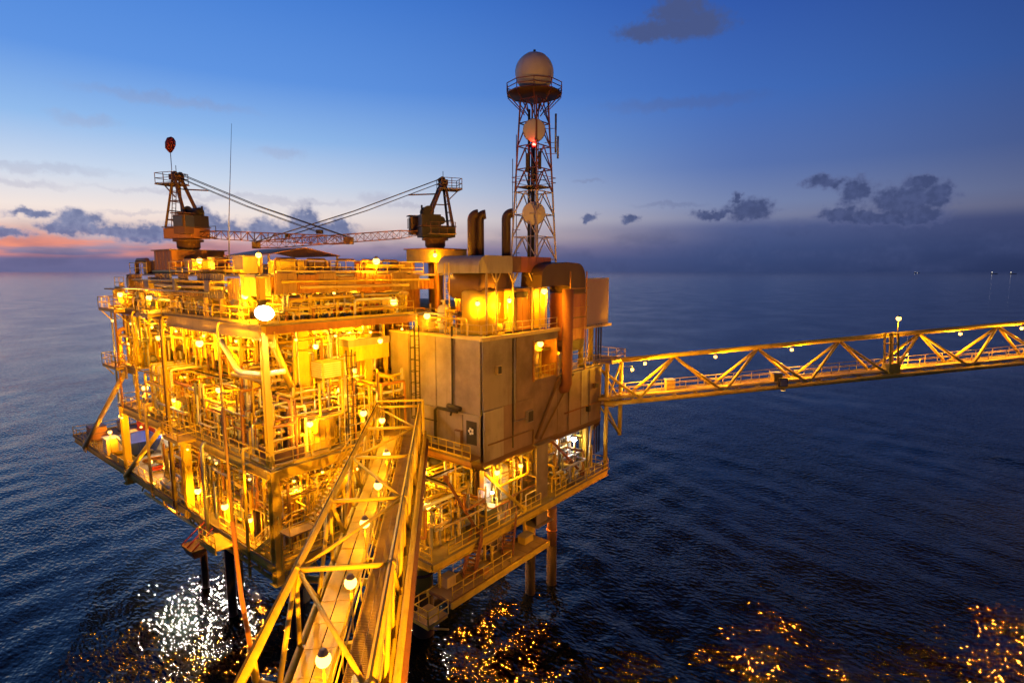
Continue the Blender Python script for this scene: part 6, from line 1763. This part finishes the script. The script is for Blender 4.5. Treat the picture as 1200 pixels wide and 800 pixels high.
# ------------------------------------------------------------------ cargo on the cellar extension
def container(label, x0, y0, x1, y1, h, m):
    t = thing('cargo_container', label, 'container', ((x0 + x1) / 2, (y0 + y1) / 2, ZC))
    z0, z1 = ZC + .02, ZC + h
    MB().span((x0 + .05, y0 + .05, z0 + .1), (x1 - .05, y1 - .05, z1 - .05)).build('shell', m, t)
    n = int((y1 - y0) / .32)
    rb = cached(('crib', m.name, h), lambda: MB().box((0, 0, 0), (.06, .15, h - .3)).mesh('corrugation', m))
    for k in range(n):
        inst(rb, 'corrugation', t, (x0 + .03, y0 + .2 + (y1 - y0 - .4) * k / (n - 1), (z0 + z1) / 2))
    for x in (x0 + .08, x1 - .08):
        for y in (y0 + .08, y1 - .08):
            MB().bar((x, y, z0), (x, y, z1), .18).build('corner_post', m, t)
    for z in (z0 + .08, z1 - .02):
        MB().bar((x0 + .06, y0, z), (x0 + .06, y1, z), .14).build('side_rail', m, t)
    for s in (.27, .73):
        MB().span((x0 + (x1 - x0) * s - .4, y0 + .0, z0 + .2), (x0 + (x1 - x0) * s + .4, y0 + .05, z1 - .2)).build('door', m, t)
container('white corrugated container behind the blue skip', 5.0, 31.4, 7.4, 39.6, 3.1, WHITE)
container('red corrugated container left of the white one', 5.0, 40.0, 7.4, 46.0, 3.1, RED)
sk_ = thing('waste_skip', 'open blue waste skip on the cellar deck extension', 'skip', (1.9, 35.8, ZC))
lo_ = [(1.1, 34.4, ZC + .35), (3.3, 34.4, ZC + .35), (3.3, 37.4, ZC + .35), (1.1, 37.4, ZC + .35)]
hi_ = [(0.4, 33.6, ZC + 1.9), (3.7, 33.6, ZC + 1.9), (3.7, 38.2, ZC + 1.9), (0.4, 38.2, ZC + 1.9)]
lo_, hi_ = [Vector(p) for p in lo_], [Vector(p) for p in hi_]
for i in range(4):
    j = (i + 1) % 4
    n3 = (hi_[j] - hi_[i]).cross(Vector((0, 0, 1))).normalized() * .06
    MB().hexa([lo_[i], lo_[j], lo_[j] - n3, lo_[i] - n3], [hi_[i], hi_[j], hi_[j] - n3, hi_[i] - n3]).build('side', BLUE, sk_)
    MB().bar(hi_[i], hi_[j], .14).build('rim', BLUE, sk_)
    for f in (.3, .7):
        MB().bar(lo_[i].lerp(lo_[j], f) + n3 * .6, hi_[i].lerp(hi_[j], f) + n3 * .6, .08).build('rib', BLUE, sk_)
MB().hexa([p - Vector((0, 0, .05)) for p in lo_], [p + Vector((0, 0, .05)) for p in lo_]).build('floor', DARK, sk_)
for y in (34.8, 37.0):
    MB().span((1.2, y - .1, ZC), (3.2, y + .1, ZC + .3)).build('runner', DARK, sk_)
wb_ = thing('drum_locker', 'white louvred locker at the outer cellar deck edge', 'cabinet', (-.2, 38.2, ZC))
MB().span((-.6, 37.4, ZC + .1), (.5, 38.8, ZC + 1.9)).build('body', CREAM, wb_)
for k in range(6):
    MB().span((-.64, 37.5, ZC + .35 + k * .25), (-.6, 38.7, ZC + .45 + k * .25)).build('slat', WHITE, wb_)
MB().span((-.7, 37.3, ZC + 1.9), (.6, 38.9, ZC + 2.0)).build('lid', WHITE, wb_)
ob2 = thing('crate', 'orange crate at the far tip of the cellar extension', 'crate', (0.6, 46.2, ZC))
MB().span((-.1, 45.2, ZC + .05), (1.5, 47.0, ZC + 1.7)).build('body', ORNG, ob2)
for z in (.15, .9, 1.62):
    MB().span((-.16, 45.14, ZC + z), (1.56, 47.06, ZC + z + .1)).build('batten', BROWN, ob2)
for i, y in enumerate((32.2, 34.9)):
    tb = thing('edge_bin', ['open bin by the edge column in front of the skip', 'open bin by the white louvred locker'][i], 'bin', (-.1, y, ZC))
    MB().span((-.65, y - 1.1, ZC + .03), (.5, y + 1.1, ZC + .1)).build('floor', DARK, tb)
    for a, c in (((-.65, y - 1.1), (.5, y - 1.1)), ((-.65, y + 1.1), (.5, y + 1.1)), ((-.65, y - 1.1), (-.65, y + 1.1)), ((.5, y - 1.1), (.5, y + 1.1))):
        MB().bar((a[0], a[1], ZC + .4), (c[0], c[1], ZC + .4), .06, .7).build('side', YEL, tb)
for i, (x, y, s) in enumerate(((2.6, 31.2, 'near'), (3.4, 29.6, 'inner'), (2.2, 27.6, 'third'))):
    tbn = thing('pipe_bundle', s + ' bundle of stacked tubes beside the blue skip', 'pipes', (x, y, ZC))
    for k in range(5):
        MB().tube([(x - 1.6, y + .2 * (k % 3), ZC + .25 + .2 * (k // 3)), (x + 1.6, y + .2 * (k % 3), ZC + .25 + .2 * (k // 3))], .1, 8).build('tube', [ORNG, CREAM, RED][i], tbn)
    for s2 in (-1, 1):
        MB().box((x + s2, y + .2, ZC + .08), (.12, .8, .14)).build('dunnage', BROWN, tbn)
for i, (x, y) in enumerate(((3.4, 42.5), (4.0, 48.0), (9.5, 47.0), (9.8, 42))):
    cabinet(x, y, ZC, .9, 1.3, 1.0 + .2 * i, [CREAM, BROWN, GREY, ORNG][i], ['cream', 'brown', 'grey', 'orange'][i] + ' chest on the far cellar extension')

# ------------------------------------------------------------------ lamps across the platform
L = [
 ((1.3, 14.4, 32.9), 260, 'post', 1.15, 'sodium lamp on the left roof edge right of the crane base'),
 ((1.5, 4.6, 33.2), 320, 'post', 1.45, 'sodium lamp on the roof above the tall corner post'),
 ((10.6, 2.5, 32.85), 320, 'post', 1.1, 'sodium lamp at the front roof edge below the boom tip'),
 ((17.2, 2.3, 33.5), 160, 'wall', .5, 'lamp glaring on the yellow base of the dark crane'),
 ((0.5, 5.0, 30.2), 300, 'post', 1.8, 'lamp under the roof edge left of the white floodlight'),
 ((-0.3, 29.6, 29.7), 320, 'post', 1.3, 'leftmost lamp at the outer upper deck corner'),
 ((-0.3, 21.8, 29.6), 260, 'post', 1.2, 'lamp under the left wind wall beside the outer corner'),
 ((4.6, 6.0, 30.2), 200, 'post', 1.8, 'lamp under the tan wind wall near its left end'),
 ((8.2, 5.2, 30.1), 200, 'post', 1.7, 'lamp under the tan wind wall near the middle'),
 ((11.6, 1.6, 29.4), 110, 'post', 1.0, 'lamp at the right end of the front upper deck'),
 ((13.4, -.6, 28.2), 60, 'post', 1.4, 'lamp behind the top left corner of the grey module'),
 ((6.7, 2.6, 22.4), 280, 'post', 4.1, 'bright lamp post on the main deck near the yellow tank'),
 ((6.2, 4.9, 27.4), 200, 'hang', .75, 'left lamp of the pair hanging under the front upper deck'),
 ((9.1, 4.4, 27.6), 200, 'hang', .55, 'right lamp of the pair hanging under the front upper deck'),
 ((16.9, -6.9, 29.6), 330, 'wall', .5, 'glaring lamp on the drum of the turbine enclosure'),
 ((22.3, -6.6, 30.2), 160, 'wall', .5, 'lamp at the right end of the turbine enclosure'),
 ((14.4, -5.6, 29.4), 160, 'post', 2.6, 'lamp at the left end of the module top'),
 ((2.2, 2.2, 15.6), 260, 'post', 4.3, 'lamp post inside the cellar deck right of the corner'),
 ((2.6, 0.5, 20.8), 200, 'post', 2.5, 'lamp post at the main deck rail by the cargo basket'),
 ((0.9, 11.4, 22.2), 320, 'post', 1.5, 'lamp on the raised platform left of the corner'),
 ((0.2, 29.8, 24.6), 220, 'post', 2.0, 'upper left lamp on the balcony at the outer end'),
 ((2.4, 29.2, 24.3), 220, 'post', 1.7, 'inner lamp on the balcony at the outer end'),
 ((0.3, 26.7, 20.4), 300, 'post', 2.1, 'lamp on the main deck below the left balcony'),
 ((0.2, 19.2, 20.3), 240, 'post', 2.0, 'lamp on the main deck edge half way left'),
 ((28.0, -6.4, 14.9), 70, 'post', 3.6, 'lamp post on the lower right deck near its tip'),
 ((14.8, -7.3, 15.4), 110, 'hang', .6, 'pendant lamp under the near corner of the grey module'),
 ((-0.3, 14.0, 13.1), 180, 'post', 1.8, 'lamp post on the cellar edge near the second column'),
 ((-0.4, 8.6, 13.2), 180, 'post', 1.9, 'lamp post on the cellar edge above the hanging trough'),
 ((-0.3, 4.6, 13.2), 200, 'post', 1.9, 'lamp post on the cellar edge left of the corner'),
 ((-0.3, 25.0, 13.3), 260, 'post', 2.0, 'lamp post on the cellar edge below the crossing brace'),
 ((3.6, 33.0, 15.2), 300, 'post', 3.8, 'lamp post behind the blue skip'),
 # fill lamps added inside the decks, by the skip and under the edges
 ((7.5, 9.0, 21.6), 320, 'hang', .9, 'added pendant fill lamp deep in the main deck near the gallery'), ((7.5, 20.0, 21.6), 320, 'hang', .9, 'added pendant fill lamp deep in the far main deck'),
 ((3.0, 24.0, 21.4), 280, 'hang', 6.5, 'long added pendant fill lamp between the far main deck risers'), ((8.5, 12.0, 27.2), 320, 'hang', .9, 'added pendant fill lamp above the mezzanine'),
 ((8.5, 22.0, 27.2), 320, 'hang', .9, 'added pendant fill lamp above the far mezzanine'), ((2.6, 9.0, 26.8), 320, 'hang', 1.3, 'added pendant fill lamp under the left upper deck near the corner'),
 ((2.6, 17.0, 26.6), 300, 'hang', 1.5, 'added pendant fill lamp under the left upper deck half way'), ((2.4, 24.5, 26.8), 260, 'hang', 1.3, 'added pendant fill lamp under the left upper deck far end'),
 ((5.5, 8.0, 16.4), 260, 'hang', 1.2, 'added pendant fill lamp inside the cellar deck'), ((5.5, 18.0, 16.4), 260, 'hang', 1.2, 'added pendant fill lamp inside the far cellar deck'),
 ((5.0, 26.0, 16.4), 240, 'hang', 1.2, 'added pendant fill lamp inside the cellar deck near the white container'), ((10.5, -3.0, 15.6), 200, 'hang', .6, 'added pendant fill lamp below the bridge landing'),
 ((21.5, -4.0, 15.2), 260, 'hang', .8, 'added pendant fill lamp under the middle of the grey module'), ((26.0, -2.0, 15.2), 240, 'hang', .8, 'added pendant fill lamp under the far end of the grey module'),
 ((21.2, -7.0, 25.5), 60, 'hang', 1.3, 'small lamp inside the open recess of the module'), ((9.6, 4.6, 23.4), 90, 'hang', 1.1, 'added fill lamp under the yellow box module'),
 ((4.0, 10.5, 30.9), 160, 'hang', .6, 'added pendant fill lamp inside the upper deck near the corner'), ((4.0, 17.0, 30.9), 160, 'hang', .6, 'added pendant fill lamp inside the upper deck half way'), ((4.0, 24.0, 30.9), 160, 'hang', .6, 'added pendant fill lamp inside the far upper deck'),
 ((11.5, 5.0, 30.9), 160, 'hang', .6, 'added pendant fill lamp inside the front upper deck'), ((8.0, 1.4, 20.4), 60, 'post', 2.0, 'lamp post on the main deck beside the bridge landing'),
 ((18.0, 0.5, 30.0), 160, 'post', 3.2, 'lamp post behind the barrel ducts'), ((29.5, -4.0, 24.4), 90, 'post', 2.0, 'lamp post on the annex roof behind the bent duct'),
 ((-0.4, 36.6, 14.2), 220, 'post', 2.9, 'added fill lamp post at the outer edge in front of the skip'), ((2.2, 42.0, 14.6), 260, 'post', 3.3, 'added fill lamp post beside the red container'),
 ((8.2, -6.0, 14.4), 170, 'post', 3.1, 'lamp post on the lower right deck under the bridge'), ((18.6, -6.8, 14.8), 90, 'hang', 1.2, 'added pendant fill lamp beside the square module column'),
 ((-0.9, 10.0, 26.4), 170, 'hang', .9, 'added pendant fill lamp under the bright left beam'), ((-0.9, 18.5, 26.2), 200, 'hang', .9, 'added pendant fill lamp under the left beam half way to the end'), ((3.0, -0.1, 26.6), 170, 'hang', 1.2, 'added pendant fill lamp under the front upper deck edge'),
 ((9.0, 0.2, 26.4), 170, 'hang', 1.4, 'added pendant fill lamp in front of the yellow box module'),
]
for p, w, kind, ln, lb in L:
    white = any(k in lb for k in ('lower right deck near its tip', 'behind the blue skip'))
    lamp(lb, p, w * rnd.uniform(.7, 1.25), kind, SOD if not white else WHT, length=ln, arm=(0, .5) if kind == 'wall' else (0, 0), r=rnd.choice((.2, .24, .28)))
n_l = ['nearest the corner', 'second from the corner', 'third from the corner', 'fourth from the corner', 'fifth from the corner', 'farthest from the corner']
for k in range(6):  # fill lamps added outboard to light the girders
    lamp('small added fill lamp under the main deck edge, ' + n_l[k], (XL - .28, 2.6 + 5.4 * k, ZM - 1.15), 34, 'wall', arm=(.5, 0), r=.1)
    lamp('small added fill lamp under the upper deck edge, ' + n_l[k], (XL - .28, 3.4 + 5.3 * k, ZU - 1.3), 34, 'wall', arm=(.5, 0), r=.1)
for k in range(4):
    lamp('small added fill lamp under the front main deck, ' + n_l[k], (0.8 + 2.3 * k, -.1, ZM - 1.2), 34, 'wall', arm=(0, .4), r=.1)
    lamp('small added fill lamp under the front upper deck, ' + n_l[k], (1.6 + 3.2 * k, .1, ZU - 1.2), 34, 'wall', arm=(0, .5), r=.1)
lamp('small white lamp lighting the two white tanks', (14.6, -6.9, 13.6), 22, 'post', WHT, length=2.3, r=.13)
flood('big white floodlight on the corner of the upper deck', (-1.0, -.7, 29.3), (-.5, -.72, -.5), 620, WHT, (1.25, .9), pole=(XL + .35, 0.6, 29.7))
flood('second floodlight beside the tall corner post facing along the left beam', (-1.4, 2.6, 29.8), (-.1, .6, -.7), 420, SOD, (.5, .34), pole=(XL + .2, 2.2, 29.5))
SF = [((5.0, 35.5, 9.6), 20000, WHT, 'white sea floodlight under the cellar extension by the skip'), ((8.0, 32.0, 9.6), 20000, WHT, 'white sea floodlight under the inner cellar extension'), ((4.0, 27.0, 9.6), 16000, WHT, 'white sea floodlight under the cellar deck near the crossing brace'),
      ((9.2, 26.0, 9.6), 12000, SEA, 'sodium sea floodlight deep under the cellar deck'), ((6.5, 21.0, 9.6), 12000, SEA, 'sodium sea floodlight under the middle of the cellar deck'), ((1.2, 22.5, 9.6), 10000, SEA, 'sodium sea floodlight under the left cellar edge'),
      ((18.8, 7.5, 9.6), 10000, WHT, 'white sea floodlight behind the thick leg'), ((24.6, -1.2, 9.6), 9000, SEA, 'sodium sea floodlight under the lower right deck'), ((20.0, 1.0, 9.6), 9000, SEA, 'sodium sea floodlight behind the boat landing')]
for (p, w, c, lb) in SF:
    flood(lb, p, (0, 0, -1), w, c, (.6, .4), pole=(p[0], p[1], 10.6), spot=150)

# neighbouring deck the camera stands by, with its own lamps (outside the picture)
def neighbour(label, x, y, z, sx, sy):
    t = thing('neighbour_deck', label, 'deck', (x, y, 0))
    MB().box((x, y, z - .2), (sx, sy, .4)).build('plate', DECK, t)
    for a in (-1, 1):
        for c in (-1, 1):
            MB().tube([(x + a * sx * .4, y + c * sy * .4, -5), (x + a * sx * .4, y + c * sy * .4, z - .4)], .5, 12).build('leg', YEL, t)
    return t
neighbour('lower deck of the platform under the camera outside the picture', -14, -46, 9.0, 16, 12)
flood('tall floodlight on the camera side platform aimed at the grey module', (-3.0, -48.5, 27.0), (.47, .87, -.1), 56000, SOD, (.8, .5), pole=(-7.0, -48.6, 9.0), spot=52)
flood('tall floodlight on the camera side platform aimed at the near corner', (-21.5, -42.5, 24.0), (.33, .935, -.1), 150000, SOD, (.8, .5), pole=(-21.5, -42.6, 9.0), spot=46)
neighbour('lit platform at the far end of the truss bridge outside the picture', 85, -62, 17.0, 18, 20)
for i, (x, y) in enumerate(((77, -55), (80, -63), (86, -58))):
    flood(['first', 'second', 'third'][i] + ' sea floodlight under the platform beyond the truss bridge', (x, y, 12 + i), (0, 0, -1), 60000, SEA, (.8, .5), pole=(x, y, 16.6), spot=150)
flood('added narrow floodlight on the camera side platform aimed at the radome', (-5.0, -48.5, 27.0), (35.4, 49.2, 25.4), 42000, SOD, (.6, .4), pole=(-7.0, -48.6, 9.0), spot=22)  # unseen spot added to put orange light on the radome
for s_, w, lb in ((19.0, 60000, 'added floodlight under the middle of the truss bridge shining on the sea'), (50.5, 60000, 'added floodlight under the far truss bridge near the right picture edge')):
    q = qp(s_, 0.3, -.75)  # flood added only to throw glitter on the water
    flood(lb, q, (0, 0, -1), w, SEA, (.6, .4), pole=qp(s_, 0.3, 0), spot=150)

# ------------------------------------------------------------------ ships on the horizon
def ship(label, bear, dist, nl, L_):
    q = CAM + (F0 * math.cos(bear) + RT * math.sin(bear)) * dist
    t = thing('distant_ship', label, 'ship', (q.x, q.y, 0))
    d = (F0 * -math.sin(bear) + RT * math.cos(bear))
    a = math.atan2(d.y, d.x)
    hb = MB(); n3 = Vector((-d.y, d.x, 0)); c = Vector((q.x, q.y, 0))
    hb.hexa([c - d * L_ * .45 - n3 * 5 - Vector((0, 0, 2)), c + d * L_ * .4 - n3 * 4 - Vector((0, 0, 2)), c + d * L_ * .4 + n3 * 4 - Vector((0, 0, 2)), c - d * L_ * .45 + n3 * 5 - Vector((0, 0, 2))],
            [c - d * L_ * .5 - n3 * 6 + Vector((0, 0, 6)), c + d * L_ * .5 - n3 * 2 + Vector((0, 0, 8)), c + d * L_ * .5 + n3 * 2 + Vector((0, 0, 8)), c - d * L_ * .5 + n3 * 6 + Vector((0, 0, 6))])
    hb.build('hull', DARK, t)
    MB().box(c - d * L_ * .3 + Vector((0, 0, 12)), (L_ * .16, 9, 13), a).build('superstructure', GREY, t)
    for k in range(nl):
        MB().ball(c + d * L_ * (-.3 + .35 * k) + Vector((0, 0, 20 if k == 0 else 10)), 4.5 if nl == 1 else 3.0, 8, 6).build('deck_lamp', G_SHIP, t)
ship('lit ship on the horizon at far right, the outer one', math.atan(583 / 655), 9000, 1, 70)
ship('lit ship on the horizon at far right, the inner one', math.atan(561 / 655), 9000, 1, 70)
ship('faint lit ship on the horizon left of the two bright ones', math.atan(471 / 655), 12000, 2, 90)

# ------------------------------------------------------------------ look-alikes: say which one, counted from the left
def screen_x(o):
    v = ORG[o] - CAM
    return v.dot(RT) / max(0.1, v.dot(F0))
NUM = ['', 'one', 'two', 'three', 'four', 'five', 'six', 'seven', 'eight', 'nine', 'ten', 'eleven', 'twelve', 'thirteen', 'fourteen', 'fifteen', 'sixteen']
ORD = ['', 'leftmost', 'second', 'third', 'fourth', 'fifth', 'sixth', 'seventh', 'eighth', 'ninth', 'tenth', 'eleventh', 'twelfth', 'thirteenth', 'fourteenth', 'fifteenth', 'sixteenth']
by = {}
for o in ORG:
    if 'label' in o and 'category' in o:
        by.setdefault(o['label'], []).append(o)
for lb, os_ in by.items():
    if len(os_) < 2 or len(os_) > 16:
        continue
    os_.sort(key=screen_x)
    for i, o in enumerate(os_):
        n = len(os_)
        w = 'leftmost of %s' % NUM[n] if i == 0 else ('rightmost of %s' % NUM[n] if i == n - 1 else '%s of %s from left' % (ORD[i + 1], NUM[n]))
        o['label'] = lb + ', ' + w
